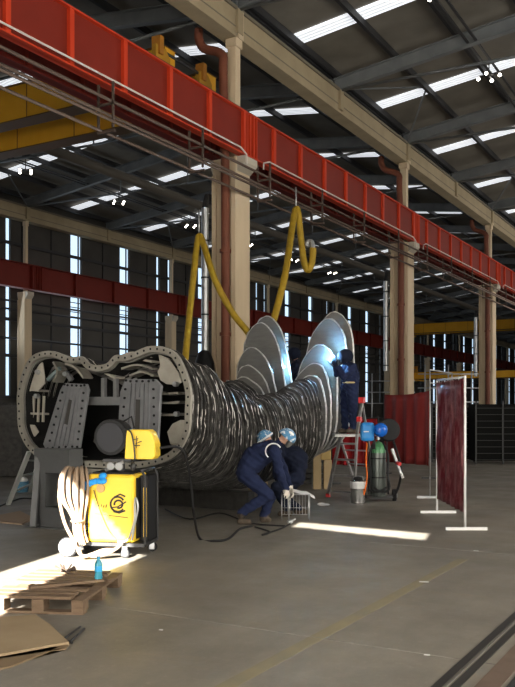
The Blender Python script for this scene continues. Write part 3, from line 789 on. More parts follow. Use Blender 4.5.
q.tube([shc + CR * math.cos(a) * .115 + Vector((0, 0, math.sin(a) * .115)) + CF * (.05 * (1 - math.sin(a))) * .6 for a in np.linspace(.5, 4.0, 18)], .010, 6)
q.build('shoulder_piping', M_white, pw)
# -- second worker crouched just behind
Z2 = 13.4
def W2(a, b_, dd=0): return P(a, b_, Z2, dd)
J = dict(root=G(296, 519) , hipL=W2(297, 478, -.12), hipR=W2(297, 478, .12), shL=W2(279, 451, -.18), shR=W2(279, 451, .18), bow=Vector((0, 0, .10)) + CR * .13,
         elL=W2(279, 470, -.2), elR=W2(276, 472, .22), wrL=W2(283, 487, -.12), wrR=W2(281, 489, .14),
         knL=W2(276, 487, -.16), knR=W2(281, 496, .16), anL=W2(288, 510, -.14), anR=W2(303, 513, .14), toeL=W2(280, 517, -.14), toeR=W2(296, 518, .14),
         neck=W2(271, 443), head=W2(265, 438), face=-CR * .8 - Vector((0, 0, .55)))
J['toeL'].z = .045; J['toeR'].z = .045
pw, hd, HM, dome = person('second worker crouched behind the bending one, dark navy overalls and blue patterned cap', J, [M_navyD, M_glove, M_boot, M_skin])
dome('cap', M_bluecap, .125, .55); 
q = MB(); q.tube([hd + HM @ (Vector((math.cos(a) * .122, math.sin(a) * .137, .0))) for a in np.linspace(0, 2 * PI, 20)], .014, 6); q.build('cap_band', M_white, pw)
# -- welder on the ladder at right
Z3 = 16.2
def W3(a, b_, dd=0): return P(a, b_, Z3, dd)
J = dict(root=P(348, 433, Z3), hipL=W3(352, 389, -.06), hipR=W3(347, 389, .08), shL=W3(353, 367, -.13), shR=W3(343, 367, .13), bow=CR * .03,
         elL=W3(344, 377, -.26), elR=W3(337, 374, .2), wrL=W3(336, 367, -.2), wrR=W3(335, 364, .1),
         knL=W3(353, 410, -.1), knR=W3(345, 410, .1), anL=W3(353, 429, -.1), anR=W3(345, 429, .1), toeL=W3(348, 431, -.16), toeR=W3(340, 431, .06),
         neck=W3(347, 362.5), head=W3(345.5, 356.5), face=-CR * .8 + CF * .4 - Vector((0, 0, .2)))
feet_z = J['toeL'].z - .045
pw, hd, HM, dome = person('welder in navy overalls standing on the ladder at the right-hand steel ear', J, [M_navy, M_navyD, M_boot, M_skin], depth=CF)
dome('welding_hood', M_navyD, .14, .78)
MB().box(-.09, .09, .09, .13, -.13, .08, Matrix.Translation(hd) @ HM.to_4x4()).build('face_shield', M_blackm, pw, bevel=.02)
MB().tube([Vector(J['hipL'] + J['hipR']) / 2 - Vector(J['root']) + Vector((0, 0, .12)) + CR * math.cos(a) * .14 + CF * math.sin(a) * .18 for a in np.linspace(0, 2 * PI, 24)], .018, 6).build('belt', mat('tan_belt', (.38, .27, .14), .8), pw)
MB().tube([J['wrL'] + Vector((0, 0, .02)) - CR * .06 - Vector(J['root']), J['wrL'] - CR * .16 + Vector((0, 0, .12)) - Vector(J['root'])], .014, 6).build('torch_placeholder', M_blackm, pw).name = 'torch_grip'
# -- welder behind the left ear
Z4 = 18.2
def W4(a, b_, dd=0): return P(a, b_, Z4, dd)
J = dict(root=P(295, 426, Z4), hipL=W4(298, 386, -.1), hipR=W4(298, 386, .1), shL=W4(297, 365, -.18), shR=W4(297, 365, .18), bow=CR * .05,
         elL=W4(290, 374, -.22), elR=W4(290, 374, .2), wrL=W4(287, 367, -.16), wrR=W4(287, 368, .1),
         knL=W4(295, 404, -.1), knR=W4(297, 404, .1), anL=W4(296, 422, -.1), anR=W4(299, 422, .1), toeL=W4(290, 424, -.1), toeR=W4(294, 424, .1),
         neck=W4(296, 360), head=W4(294, 354), face=-CR * .85 - Vector((0, 0, .35)))
fz4 = J['toeL'].z - .045
pw, hd, HM, dome = person('welder in dark overalls working between the ears on the left steel ear', J, [M_navyD, M_navyD, M_boot, M_skin])
dome('welding_hood', M_navyD, .14, .78)
MB().box(-.09, .09, .09, .13, -.13, .08, Matrix.Translation(hd) @ HM.to_4x4()).build('face_shield', M_blackm, pw, bevel=.02)
pc = P(296, 426, Z4); t = thing('work_platform', 'steel work platform under the welder between the ears', 'platform', (pc.x, pc.y + .2, 0))
MB().box(-.5, .5, -.35, .4, fz4 - .06, fz4 - .004).build('deck', M_galv, t)
q = MB()
for sx in (-.46, .46):
    for sy in (-.3, .35): q.box(sx - .02, sx + .02, sy - .02, sy + .02, 0, fz4 - .06)
q.build('frame', M_galv, t)
# welding arcs: the light that the arcs themselves give off
M_arc = mat('arc_light', (.35, .7, 1), .4, 0, emit=18)
for (a, b_, z, e, lab) in ((284.5, 367, 17.55, 60, 'blue-white welding arc burning on the edge of the left steel ear'), (333.5, 357, 16.35, 80, 'blue-white welding arc burning on the right steel ear by the ladder welder')):
    p_ = P(a, b_, z)
    tag(MB().ball((0, 0, 0), .022, 10).build('welding_arc', M_arc, loc=None), lab, 'welding arc').location = p_
    l = bpy.data.lights.new('arc', 'POINT'); l.energy = e; l.color = (.25, .6, 1); l.shadow_soft_size = .05
    o = bpy.data.objects.new('arc', l); COL.objects.link(o); o.location = p_ + Vector((.03, -.12, .02))

# ------------------------------------------------------------------ ladders
def proj(v):
    v = Vector(v) - Vector((0, 0, H)); Z = v.dot(CF); return (CX + FPX * v.dot(CR) / Z, YH - FPX * v.z / Z)
# aluminium step ladder with red feet under the right-hand welder
FL, FRt = G(328, 497), G(354, 499)
TL, TR = P(341, 436, 15.95), P(357, 437, 15.75)
TL.z = TR.z = feet_z - .01
AP = P(362, 401, 15.65); AP2 = AP + (TL - TR)
BL, BR = G(356, 489), G(376, 492)
t = thing('step_ladder', 'aluminium platform ladder with red tips that the right-hand welder stands on', 'ladder', ((FL + BR) / 2))
o0 = t.location.copy()
def tp(v): return Vector(v) - o0
up_ = .05
for a, b_ in ((FL, TL), (FRt, TR)): MB().bar(tp(a) + Vector((0, 0, up_)), tp(b_), .035, .07).build('stile', M_alu, t)
MB().bar(tp(TR), tp(AP), .035, .06).build('stile', M_alu, t)
MB().bar(tp(BR) + Vector((0, 0, up_)), tp(AP), .035, .06).build('stile', M_alu, t)
MB().bar(tp(BL) + Vector((0, 0, up_)), tp(TL) + CF * .45, .035, .06).build('stile', M_alu, t)
for k in range(4):
    f = .02 + k * .25; a, b_ = FL.lerp(TL, f), FRt.lerp(TR, f)
    MB().bar(tp(a) + Vector((0, 0, up_ + .05)), tp(b_) + Vector((0, 0, up_ + .05)), .10, .035).build('step', M_alu, t)
for k in range(1, 4):
    f = k * .24; a, b_ = BL.lerp(TL + CF * .45, f), BR.lerp(AP, f * .66)
    MB().bar(tp(a), tp(b_), .03, .03).build('rung', M_alu, t)
pc = (TL + TR) / 2 + CF * .28
MB().box(-.26, .30, -.3, .3, -.05, -.005, Matrix.Translation(tp(pc) + Vector((0, 0, 0))) @ Matrix.Rotation(R(30), 4, 'Z')).build('platform', M_alu, t)
for p_ in (FL, FRt, BL, BR): MB().box(-.035, .035, -.035, .035, 0, .07, Matrix.Translation(tp(p_))).build('foot', M_redp, t)
MB().box(-.05, .05, -.05, .05, -.04, .07, Matrix.Translation(tp(AP))).build('top_cap', M_redp, t)
mm = TR.lerp(AP, .45); MB().box(-.04, .04, -.04, .04, -.04, .05, Matrix.Translation(tp(mm))).build('hinge', M_redp, t)
# leaning ladder at far left
t = thing('leaning_ladder', 'pale metal ladder leaning behind the left stand', 'ladder', G(8, 505)); o0 = t.location.copy()
a0, a1, b0, b1 = G(8, 505), P(29, 452, 14.3), G(30, 492) , P(40, 455, 15.4)
MB().bar(tp(a0), tp(a1), .07, .05).build('stile', mat('ladder_pale', (.50, .52, .50), .5, .3), t)
MB().bar(tp(b0), tp(b1), .07, .05).build('stile', MATS['ladder_pale'], t)
for f in (.25, .55, .85): MB().bar(tp(a0.lerp(a1, f)), tp(b0.lerp(b1, f)), .04, .03).build('rung', MATS['ladder_pale'], t)
# small step ladder tops seen behind the waist
for (a, lab) in ((228, 'small aluminium trestle top left of pair behind the structure waist'), (242, 'small aluminium trestle top right of pair behind the structure waist')):
    c_ = P(a, 381, 19.2); t = thing('trestle', lab, 'trestle', (c_.x, c_.y, 0), 0, 'aluminium trestles behind the structure')
    for dx in (-.14, .14): MB().bar((0, 0, c_.z), (dx * 2.2, dx, 0), .03).build('leg', M_alu, t)
    for dx in (-.12, .12): MB().bar((0, 0.02, c_.z - .01), (dx * 2.2, -dx + .25, 0), .03).build('leg', M_alu, t)
    MB().box(-.03, .03, -.03, .03, c_.z - .03, c_.z + .02).build('cap', M_alu, t)

# ------------------------------------------------------------------ welding screen and curtains
M_cur = bpy.data.materials.new('red_pvc_curtain'); M_cur.use_nodes = True
nt = M_cur.node_tree; b = nt.nodes['Principled BSDF']; L = nt.links; tc = nt.nodes.new('ShaderNodeTexCoord')
cc = ramp(noise(9, 8, .75, (1, 1, .35)), .45, (.10, .006, .012), .72, (.42, .20, .21))
L.new(cc, b.inputs['Base Color']); b.inputs['Roughness'].default_value = .3; b.inputs['Transmission Weight'].default_value = .15; b.inputs['Alpha'].default_value = .96
M_cur2 = mat('dark_red_curtain', (.16, .012, .012), .5, 0, (.27, .04, .035), 3, .6, .4, 6, stretch=(1, 1, .3))
M_wf = mat('white_frame', (.68, .68, .68), .4)
A, B_ = G(437, 513), G(465, 530); zt = 2.17
t = thing('welding_screen', 'tall dark red welding screen in a white frame on T-shaped feet', 'welding screen', (A + B_) / 2); o0 = t.location.copy()
for p_, nm_ in ((A, 'a'), (B_, 'b')):
    MB().cyl(tp(p_) + Vector((0, 0, .02)), tp(p_) + Vector((0, 0, zt)), .018, 8).build('post', M_wf, t)
    MB().bar(tp(p_) - CR * .27 + Vector((0, 0, .02)), tp(p_) + CR * .31 + Vector((0, 0, .02)), .04, .04).build('foot', M_wf, t)
MB().cyl(tp(A) + Vector((0, 0, zt)), tp(B_) + Vector((0, 0, zt - .02)), .015, 8).build('top_rail', M_wf, t)
q = MB(); n = 26; rows = 14; d = (B_ - A); nrm_ = Vector((d.y, -d.x, 0)).normalized(); rings = []
for j in range(rows + 1):
    z = .24 + (zt - .28) * j / rows
    rings.append([tp(A) + d * (.03 + .94 * i / n) + nrm_ * (.028 * math.sin(i * 1.35) + .012 * math.sin(i * 2.9 + j * .8)) + Vector((0, 0, z)) for i in range(n + 1)])
V = [[q.bm.verts.new(p_) for p_ in r_] for r_ in rings]
for a, b__ in zip(V, V[1:]):
    for k in range(n): q.bm.faces.new((a[k], a[k + 1], b__[k + 1], b__[k])).smooth = True
o = q.build('curtain', M_cur, t); sm_ = o.modifiers.new('s', 'SOLIDIFY'); sm_.thickness = .004
q = MB()
for i in range(1, 10): q.tube([tp(A) + d * (i / 10) + Vector((0, 0, zt + .01)), tp(A) + d * (i / 10) + Vector((0, 0, zt - .06))], .006, 6)
q.build('hanging_ring', M_galv, t)
# second empty-looking frame right behind
A2, B2 = G(430, 498), G(452, 490)
t = thing('screen_frame', 'thin bare steel frame standing behind the white framed screen', 'frame', (A2 + B2) / 2); o0 = t.location.copy()
for p_ in (A2, B2):
    MB().cyl(tp(p_), tp(p_) + Vector((0, 0, 2.45)), .014, 8).build('post', M_galv, t)
MB().cyl(tp(A2) + Vector((0, 0, 2.45)), tp(B2) + Vector((0, 0, 2.45)), .014, 8).cyl(tp(A2) + Vector((0, 0, 2.2)), tp(B2) + Vector((0, 0, 2.2)), .01, 8).build('rail', M_galv, t)
MB().bar(tp(A2) - CR * .25 + Vector((0, 0, .02)), tp(A2) + CR * .2 + Vector((0, 0, .02)), .05, .04).bar(tp(B2) - CR * .25 + Vector((0, 0, .02)), tp(B2) + CR * .2 + Vector((0, 0, .02)), .05, .04).build('foot', M_galv, t)
def curtain(pa, pb, zt0, zt1, z0, label, m, sag=.05, wav=.05):
    t = thing('welding_curtain', label, 'curtain', (pa + pb) / 2, 0, None); o_ = t.location.copy()
    q = MB(); n = 30; d = pb - pa; nr = Vector((d.y, -d.x, 0)).normalized(); rings = []
    for j in range(11):
        row = []
        for i in range(n + 1):
            f = i / n; top = zt0 + (zt1 - zt0) * f - sag * math.sin(f * PI) ; z = z0 + (top - z0) * j / 10
            row.append(pa - o_ + d * f + nr * (wav * math.sin(i * .9) * (1.15 - j / 12)) + Vector((0, 0, z)))
        rings.append(row)
    V = [[q.bm.verts.new(p_) for p_ in r_] for r_ in rings]
    for a, b__ in zip(V, V[1:]):
        for k in range(n): q.bm.faces.new((a[k], a[k + 1], b__[k + 1], b__[k])).smooth = True
    o = q.build('sheet', m, t); s_ = o.modifiers.new('s', 'SOLIDIFY'); s_.thickness = .005
    for p_, zz in ((pa, zt0), (pb, zt1)): MB().cyl(p_ - o_, p_ - o_ + Vector((0, 0, zz + .05)), .02, 8).bar(p_ - o_ - CR * .2 + Vector((0, 0, .02)), p_ - o_ + CR * .2 + Vector((0, 0, .02)), .04).build('stand', M_blackm, t)
    return t
ca, cb = P(384, 409, 22), P(430, 409, 20.5); ca.z = cb.z = 0
curtain(ca, cb, 2.08, 2.15, .32, 'dark red welding curtain sagging in front of the second column', M_cur2)
ca, cb = P(332, 409, 19), P(378, 409, 18); ca.z = cb.z = 0
curtain(ca, cb, 1.55, 1.5, .45, 'dark red low curtain seen behind the platform ladder', mat('bright_red_curtain', (.42, .012, .015), .55, 0, (.28, .01, .012), 3, .6))

# ------------------------------------------------------------------ gas cylinder trolley, can, feeder
cb_ = G(378, 501); t = thing('cylinder_trolley', 'black two-wheeled trolley carrying the green-shouldered gas cylinder', 'trolley', cb_, R(30))
q = MB().tube([(-.17, 0, .12), (-.17, .18, 1.15)], .014, 8).tube([(.19, 0, .12), (.19, .18, 1.15)], .014, 8).bar((-.17, .18, 1.15), (.19, .18, 1.15), .03).bar((-.25, -.05, .1), (.28, -.05, .1), .03)
q.build('frame', M_blackm, t)
MB().box(-.22, .24, -.2, .16, .06, .09).build('base_plate', M_blackm, t)
for x in (-.27, .3): MB().cyl((x - .03, 0, .11), (x + .03, 0, .11), .11, 16).build('wheel', M_black, t)
MB().cyl((.335, 0, .11), (.35, 0, .11), .05, 12).build('hub_cap', M_wf, t)
cyl = thing('gas_cylinder', 'dark grey gas cylinder with green shoulder strapped on the trolley', 'gas cylinder', cb_ + Vector((0, 0, .092)), R(30))
M_gas = mat('cylinder_grey', (.035, .042, .038), .3, .4, (.12, .135, .125), 7, .5, stretch=(3, 3, .4))
MB().lathe([(.03, 0), (.14, .0), (.147, .03), (.147, .82), (.143, .86)], n=24).build('body', M_gas, cyl)
MB().lathe([(.1475, .80), (.147, .87), (.12, .94), (.07, .99), (.03, 1.01)], n=24).build('shoulder', mat('shoulder_green', (.06, .22, .09), .4), cyl)
MB().lathe([(.028, 1.04), (.028, 1.1), (.02, 1.11), (.02, 1.15)], n=12).tube([(-.06, 0, 1.12), (.06, 0, 1.12)], .014, 8).build('valve', M_galv, cyl)
q = MB()
for z in (.35, .7): q.lathe([(.150, z - .012), (.152, z), (.150, z + .012)], n=24)
q.build('strap', M_black, cyl)
for k, (dx, lab) in enumerate(((-.16, 'thick black hose draped down the left side of the gas cylinder'), (.15, 'thick black hose draped down the right side of the gas cylinder'))):
    q = MB().tube(smooth_path([(dx * .6, -.05, 1.02), (dx * 1.1, -.15, .8), (dx, -.19, .45), (dx * 1.2, -.2, .2), (dx * .3, -.24, .14), (-dx * .8, -.22, .22)]), .02, 8)
    o = tag(q.build('gas_hose', M_black), lab, 'hose'); o.location = cb_ + Vector((0, 0, .05)); o.rotation_euler = (0, 0, R(30))
fd = thing('wire_feeder', 'blue wire feeder with round blue knob and black reel above the gas cylinder', 'wire feeder', P(375, 432, 14.75), R(30))
M_blue = mat('feeder_blue', (.02, .24, .62), .4); 
MB().box(-.25, -.02, -.1, .12, -.16, .17).build('case', M_blue, fd, bevel=.05)
MB().box(-.21, -.12, -.105, -.1, 0, .02).build('label_plate', M_wf, fd)
MB().ball((.08, -.12, .04), .125, 16, (1, .8, 1)).build('cover', mat('feeder_bright_blue', (.01, .13, .60), .25), fd)
MB().lathe([(.03, -.10), (.05, -.10), (.05, -.07), (.19, -.07), (.20, -.05), (.16, -.04), (.16, .04), (.20, .05), (.19, .07), (.03, .07)], (.25, .1, .03), axis=(.1, -1, .15), n=24).build('wire_reel', M_black, fd)
MB().tube([(.0, .1, -.12), (0, .16, -.3)], .03, 8).build('bracket', M_blackm, fd)
hr = [P(393, 440, 14.8), P(398, 455, 14.7), P(401, 470, 14.6), P(399, 485, 14.7), P(394, 497, 14.75)]
tag(MB().tube(smooth_path(hr), .022, 8).build('cable', M_black), 'black cable drooping at the right of the gas cylinder trolley', 'cable')
t = thing('welding_gun', 'silver welding gun hanging slanted right of the gas cylinder', 'welding gun', P(392, 449, 14.6))
MB().tube([(0, 0, 0), P(401, 474, 14.5) - P(392, 449, 14.6)], [.032, .024], 10).build('barrel', M_galv, t)
MB().tube([P(397, 463, 14.5) - P(392, 449, 14.6), P(400, 464, 14.4) - P(392, 449, 14.6)], .035, 8).build('collar', M_redp, t)
MB().tube([P(401, 473, 14.5) - P(392, 449, 14.6), P(403, 478, 14.5) - P(392, 449, 14.6)], .026, 8).build('nozzle', M_wf, t)
cp = G(358, 503); t = thing('paint_can', 'shiny silver can with handle standing left of the gas cylinder', 'can', cp)
cp_s = t; t.scale = (1.32, 1.32, 1.22)
MB().lathe([(.09, 0), (.1, .01), (.1, .30), (.105, .31), (.105, .33), (.09, .335)], n=20).build('body', mat('tin', (.6, .6, .6), .25, .9, (.4, .4, .4), 6, .5), t)
MB().lathe([(.107, .22), (.109, .23), (.109, .31), (.107, .32)], n=20).build('band', M_wf, t)
MB().tube([(-.1, 0, .3), (-.06, 0, .4), (.06, 0, .4), (.1, 0, .3)], .007, 6).build('handle', M_galv, t)
MB().ball((0, 0, .36), .06, 10, (1.2, 1, .6)).build('rag', M_blackm, t)
tag(MB().tube(smooth_path([P(367, 443, 15.3), P(366, 460, 15.2), P(367, 478, 15.1), P(364, 495, 15.1)]), .014, 6).build('orange_hose', mat('orange_rubber', (.75, .16, .02), .5)), 'thin orange hose hanging beside the platform ladder', 'hose')
tag(MB().box(-.1, .1, -.07, .07, 0, .1, Matrix.Rotation(R(20), 4, 'Z')).build('tool_bag', M_blackm, bevel=.03), 'small black bag on the floor between the ladder legs', 'bag').location = G(362, 492)

# ------------------------------------------------------------------ wire stand with white foil
A = G(282, 521); t = thing('wire_stand', 'thin wire stand on the floor right of the bending worker', 'stand', A, R(30))
for x in (0, .11, .42):
    for y in (0, .25): MB().cyl((x, y, 0), (x, y, .40), .005, 6).build('leg', M_galv, t)
q = MB()
for y in (0, .25): q.cyl((0, y, .4), (.42, y, .4), .005, 6)
for x in (0, .42): q.cyl((x, 0, .4), (x, .25, .4), .005, 6)
for x in np.arange(.04, .42, .045): q.cyl((float(x), 0, .4), (float(x), 0, .1), .0028, 5)
for z in (.1, .2): q.cyl((0, 0, z), (.42, 0, z), .0035, 5)
q.build('wire_mesh', M_galv, t)
q = MB(); rings = []
for i in range(13):
    f = i / 12; x = .02 + .48 * f; z = .425 + .02 * math.sin(f * 7) - (0 if f < .75 else .42 * (f - .75)); 
    rings.append([(x, .0 + .02 * math.sin(f * 9), z), (x, .09, z + .035), (x, .2, z + .03), (x, .27, z), (x, .2, z - .006), (x, .09, z - .002)])
loft(q, [[Vector(p_) for p_ in r_] for r_ in rings])
for f in q.bm.faces: f.smooth = True
o = q.build('white_cloth', M_white); tag(o, 'white crumpled sheet lying over the thin wire stand', 'cloth'); o.location = A; o.rotation_euler = (0, 0, R(30))
t = tag(MB().ball((0, 0, .03), .06, 10, (1.6, .8, .5)).ball((.08, .02, .03), .04, 8, (1.5, .7, .5)).build('white_rag', M_white), 'small white rag on the floor right of the wire stand', 'rag'); t.location = G(322, 506)
t = tag(MB().ball((0, 0, .035), .05, 10, (1, 1, .7)).tube([(0, 0, .04), (.08, .02, .08)], .015, 6).build('clamp', M_galv), 'small pale clamp on the floor at the left end of the sun strip', 'clamp'); t.location = G(290, 524)

# ------------------------------------------------------------------ welding unit on cart
ct = Vector((-6.49, 7.66, 0)); rot = R(19.6)
cart = thing('welding_cart', 'black steel cart on wheels carrying the yellow welding unit', 'cart', ct, rot)
MB().box(-.40, .56, -.25, .27, .13, .17).build('deck', M_blackm, cart)
MB().cyl((-.34, -.31, .115), (-.34, -.25, .115), .115, 24).build('rubber_tyre', M_black, cart)
MB().lathe([(.02, -.01), (.10, 0), (.10, .012), (.085, .02), (.03, .03)], (-.34, -.315, .115), axis=(0, -1, 0), n=24).build('wheel_disc', mat('wheel_grey', (.40, .40, .40), .5, .3, (.25, .25, .25), 14, .5), cart)
MB().cyl((-.34, .25, .115), (-.34, .31, .115), .115, 24).build('rear_tyre', M_black, cart)
for x, y in ((.33, -.24), (.50, .25)):
    q = MB().cyl((x, y - .02, .055), (x, y + .02, .055), .055, 16); q.build('caster', M_black, cart)
    MB().box(x - .03, x + .03, y - .03, y - .022, .03, .14).cyl((x, y - .032, .055), (x, y - .022, .055), .02, 10).build('caster_fork', M_galv, cart)
for y in (-.22, .24): MB().tube([(.56, y, .15), (.56, y, .93), (.52, y, 1.0)], .016, 8).build('handle_post', M_blackm, cart)
MB().tube([(.52, -.22, 1.0), (.52, .24, 1.0)], .016, 8).build('handle_bar', M_blackm, cart)
MB().tube([(-.34, 0, .15), (-.34, 0, .96), (-.34, -.26, .98)], .018, 8).build('hose_hook', M_blackm, cart)
un = thing('welding_unit', 'yellow box-shaped welding power unit with black crest on its front', 'welding machine', ct + Matrix.Rotation(rot, 3, 'Z') @ Vector((.14, 0, .171)), rot)
MB().box(-.27, .30, -.24, .24, 0, .78).build('case', M_yelunit, un, bevel=.035)
MB().box(.301, .306, -.19, .20, .04, .74).build('side_panel', M_black, un)
cu = thing('cooling_unit', 'black upright cooling unit with a yellow stripe right of the yellow unit', 'cooling unit', ct + Matrix.Rotation(rot, 3, 'Z') @ Vector((.50, .10, .171)), rot)
MB().box(-.05, .05, -.18, .16, 0, .76).build('case', M_black, cu, bevel=.012)
MB().box(-.005, .035, -.187, -.181, .05, .62).build('stripe', M_yelunit, cu)
MB().box(-.22, .25, -.2, .2, .78, .80).build('top_tray', M_black, un)
q = MB()   # black crest printed at the front: swirl and strokes
fy = -.2425
def stroke(pts, r): q.tube([(x, fy, z) for x, z in pts], r, 6)
stroke([(.10 + .085 * math.cos(a), .44 + .085 * math.sin(a)) for a in np.linspace(.6, 5.6, 16)], .011)
stroke([(.11 + .05 * math.cos(a), .44 + .045 * math.sin(a)) for a in np.linspace(-1.8, 3.4, 12)], .011)
stroke([(.06, .52), (.13, .555), (.19, .53)], .010); stroke([(.05, .355), (.12, .34), (.19, .37)], .009)
stroke([(.02, .40), (.10, .41), (.2, .47)], .008)
for k, x in enumerate((-.13, -.10, -.07, -.04)): stroke([(x, .40), (x + .006, .425 + .01 * (k % 2))], .006)
stroke([(-.17, .33), (.0, .31), (.22, .29)], .0035)
q.build('front_crest', mat('print_black', (.03, .03, .03), .6), un)
MB().tube(smooth_path([(-.18, -.26, .6), (-.1, -.27, .35), (.02, -.28, .12), (.15, -.28, .02)]), .006, 6).build('thin_lead', M_cond, un)
MB().cyl((-.1, -.235, .62), (-.1, -.26, .62), .05, 14).build('gauge', mat('brass', (.35, .22, .08), .4, .6), un)
q = MB().tube(smooth_path([(.28, -.27, .04), (.33, -.3, .25), (.36, -.3, .42), (.33, -.28, .52), (.31, -.26, .45), (.31, -.28, .25), (.24, -.3, .05), (.12, -.29, .02)]), .012, 6)
q.build('front_cable', M_galv, un)
# feeder with reel on top
fe = thing('wire_feeder', 'yellow wire feeder with big black round reel cover on top of the yellow unit', 'wire feeder', ct + Matrix.Rotation(rot, 3, 'Z') @ Vector((.19, 0, .972)), rot)
MB().cyl((0, 0, 0), (0, 0, .12), .05, 16).box(-.16, .18, -.16, .12, .12, .15).build('swivel_base', M_blackm, fe)
q = MB()
for x in (-.05, .05): q.cyl((x, -.2, .07), (x, -.16, .07), .045, 14)
q.cyl((-.12, -.18, .02), (.1, -.18, .12), .02, 8); q.build('drive_roll', M_mid, fe)
MB().lathe([(.02, .15), (.17, .15), (.2, .13), (.21, 0), (.21, -.075), (.205, -.09), (.02, -.09)], (-.08, -.02, .40), axis=(.06, 1, .02), n=32).build('reel_cover', mat('reel_black', (.014, .014, .015), .45, .1), fe)
MB().lathe([(.02, 0), (.165, 0), (.17, .006), (.168, .012), (.02, .012)], (-.086, -.11, .398), axis=(-.06, -1, -.02), n=28).build('reel_face', mat('reel_face_grey', (.032, .033, .038), .6), fe)
pts = [(.10, .16), (.44, .16), (.47, .20), (.47, .34), (.42, .47), (.38, .50), (.13, .50), (.12, .42)]
MB().prism([(x, z - .01) for x, z in pts], -.16, .05).build('case', M_yelunit, fe, bevel=.012)
q = MB(); q.tube([(.2, -.165, .37), (.27, -.165, .39), (.24, -.165, .33), (.31, -.165, .36)], .006, 6); q.tube([(.22, -.165, .31), (.29, -.165, .31)], .006, 6); q.tube([(.25, -.165, .42), (.25, -.165, .28)], .005, 6)
q.build('case_mark', MATS['print_black'], fe)
MB().tube(smooth_path([(.10, -.17, .50), (.2, -.2, .45), (.24, -.2, .2), (.22, -.2, .10)]), .01, 6).ball((.22, -.2, .07), .035, 8, (1, 1, 1.5)).build('pull_cord', M_blackm, fe)
MB().tube([(.05, -.05, .58), (.15, -.05, .64), (.18, -.05, .5)], .012, 6).build('carry_handle', M_black, fe)
# blue glove
gl = MB()
for i in range(5): gl.ball((-.07 + .045 * i, 0, .0 + .012 * math.sin(i)), .045, 10, (1, .6, .8))
for i in range(4): gl.tube([(-.08, 0, .02 * i - .03), (-.15, -.01, .02 * i - .05)], .014, 6)
gl.ball((.12, 0, .05), .05, 10, (1, .6, .7))
o = tag(gl.build('blue_glove', mat('glove_blue', (.02, .25, .65), .7)), 'bright blue glove hanging on the top front edge of the yellow unit', 'glove'); o.location = ct + Matrix.Rotation(rot, 3, 'Z') @ Vector((-.02, -.30, .86)); o.rotation_euler = (0, R(-15), rot)
# beige hose coil at the left of the cart
M_bh = mat('beige_hose', (.27, .195, .135), .8, 0, (.2, .145, .10), 6, .5)
q = MB()
Rz = Matrix.Rotation(rot, 3, 'Z')
for i in range(11):
    f = i / 10 - .5; yb = -.27 - .10 * ((i * 7) % 5) / 5
    pts = [(-.40 + f * .02, yb + .30, .70), (-.42 + f * .16, yb + .16, .98), (-.40 + f * .26, yb, 1.0 + .02 * math.sin(i)), (-.40 + f * .34, yb - .04, .86), (-.39 + f * .30, yb - .05, .66), (-.34 + f * .12, yb - .05, .46), (-.32 + f * .10, yb - .06, .30), (-.28 + f * .10, yb - .06, .16 + .02 * (i % 3))]
    q.tube([ct + Rz @ (v + Vector((.14, 0, 0))) for v in smooth_path(pts, 5)], .019, 8)
q.tube([ct + Rz @ v for v in smooth_path([(-.40, -.3, .94), (-.43, -.33, .7), (-.36, -.34, .4), (-.24, -.36, .2)], 5)], .02, 8)
q.tube([ct + Rz @ Vector((-.19 + .07 * math.cos(a), -.37 + .08 * math.sin(a), .43)) for a in np.linspace(0, 2 * PI, 16)], .012, 6)
tag(q.build('hose_coil', M_bh), 'thick coil of beige hose draped over the left end of the welding cart', 'hose coil')
q = MB()
for i in range(3):
    pts = [(-.22, -.34, .32), (-.20, -.37 - .02 * i, .16), (-.16, -.40, .07 + .02 * i), (-.08, -.42 - .02 * i, .04), (.12, -.40, .05 + .03 * i), (.26, -.36, .12), (.33, -.33, .2)]
    q.tube([ct + Rz @ v for v in smooth_path(pts)], .018, 8)
tag(q.build('beige_hose', M_bh), 'beige hoses trailing along the floor in front of the yellow unit', 'hose')
# cable hanging from feeder to floor behind
pts = [P(160, 448, 9.6), P(178, 447, 9.7), P(186, 458, 9.8), P(191, 485, 10), P(194, 515, 10.2), P(200, 534, 10.9), G(214, 542), G(228, 540), G(240, 530), G(252, 527)]
for p_ in pts[5:]: p_.z = .015
tag(MB().tube(smooth_path(pts), .016, 8).build('cable', M_black), 'black cable drooping from the feeder to the floor before the bending worker', 'cable')
for k, (px_, lab) in enumerate((([(165, 510), (190, 520), (220, 514), (250, 524), (285, 527)], 'dark cable snaking on the floor left of the bending worker'), ([(255, 528), (270, 533), (262, 536), (280, 530), (290, 525)], 'thin cable curled beside the boots of the bending worker'), ([(0, 507), (10, 503), (22, 499), (36, 500)], 'thin cable along the floor behind the diagonal brace'))):
    pts = [G(a, b_) + Vector((0, 0, .015)) for a, b_ in px_]
    tag(MB().tube(smooth_path(pts), .012, 6).build('cable', M_black), lab, 'cable')

# ------------------------------------------------------------------ pallet, bottle, cardboard
pc = Vector((-4.71, 5.28, 0)); t = thing('pallet', 'worn wooden pallet on the sunlit floor at lower left', 'pallet', pc, math.atan2(.40, .92) + 0)
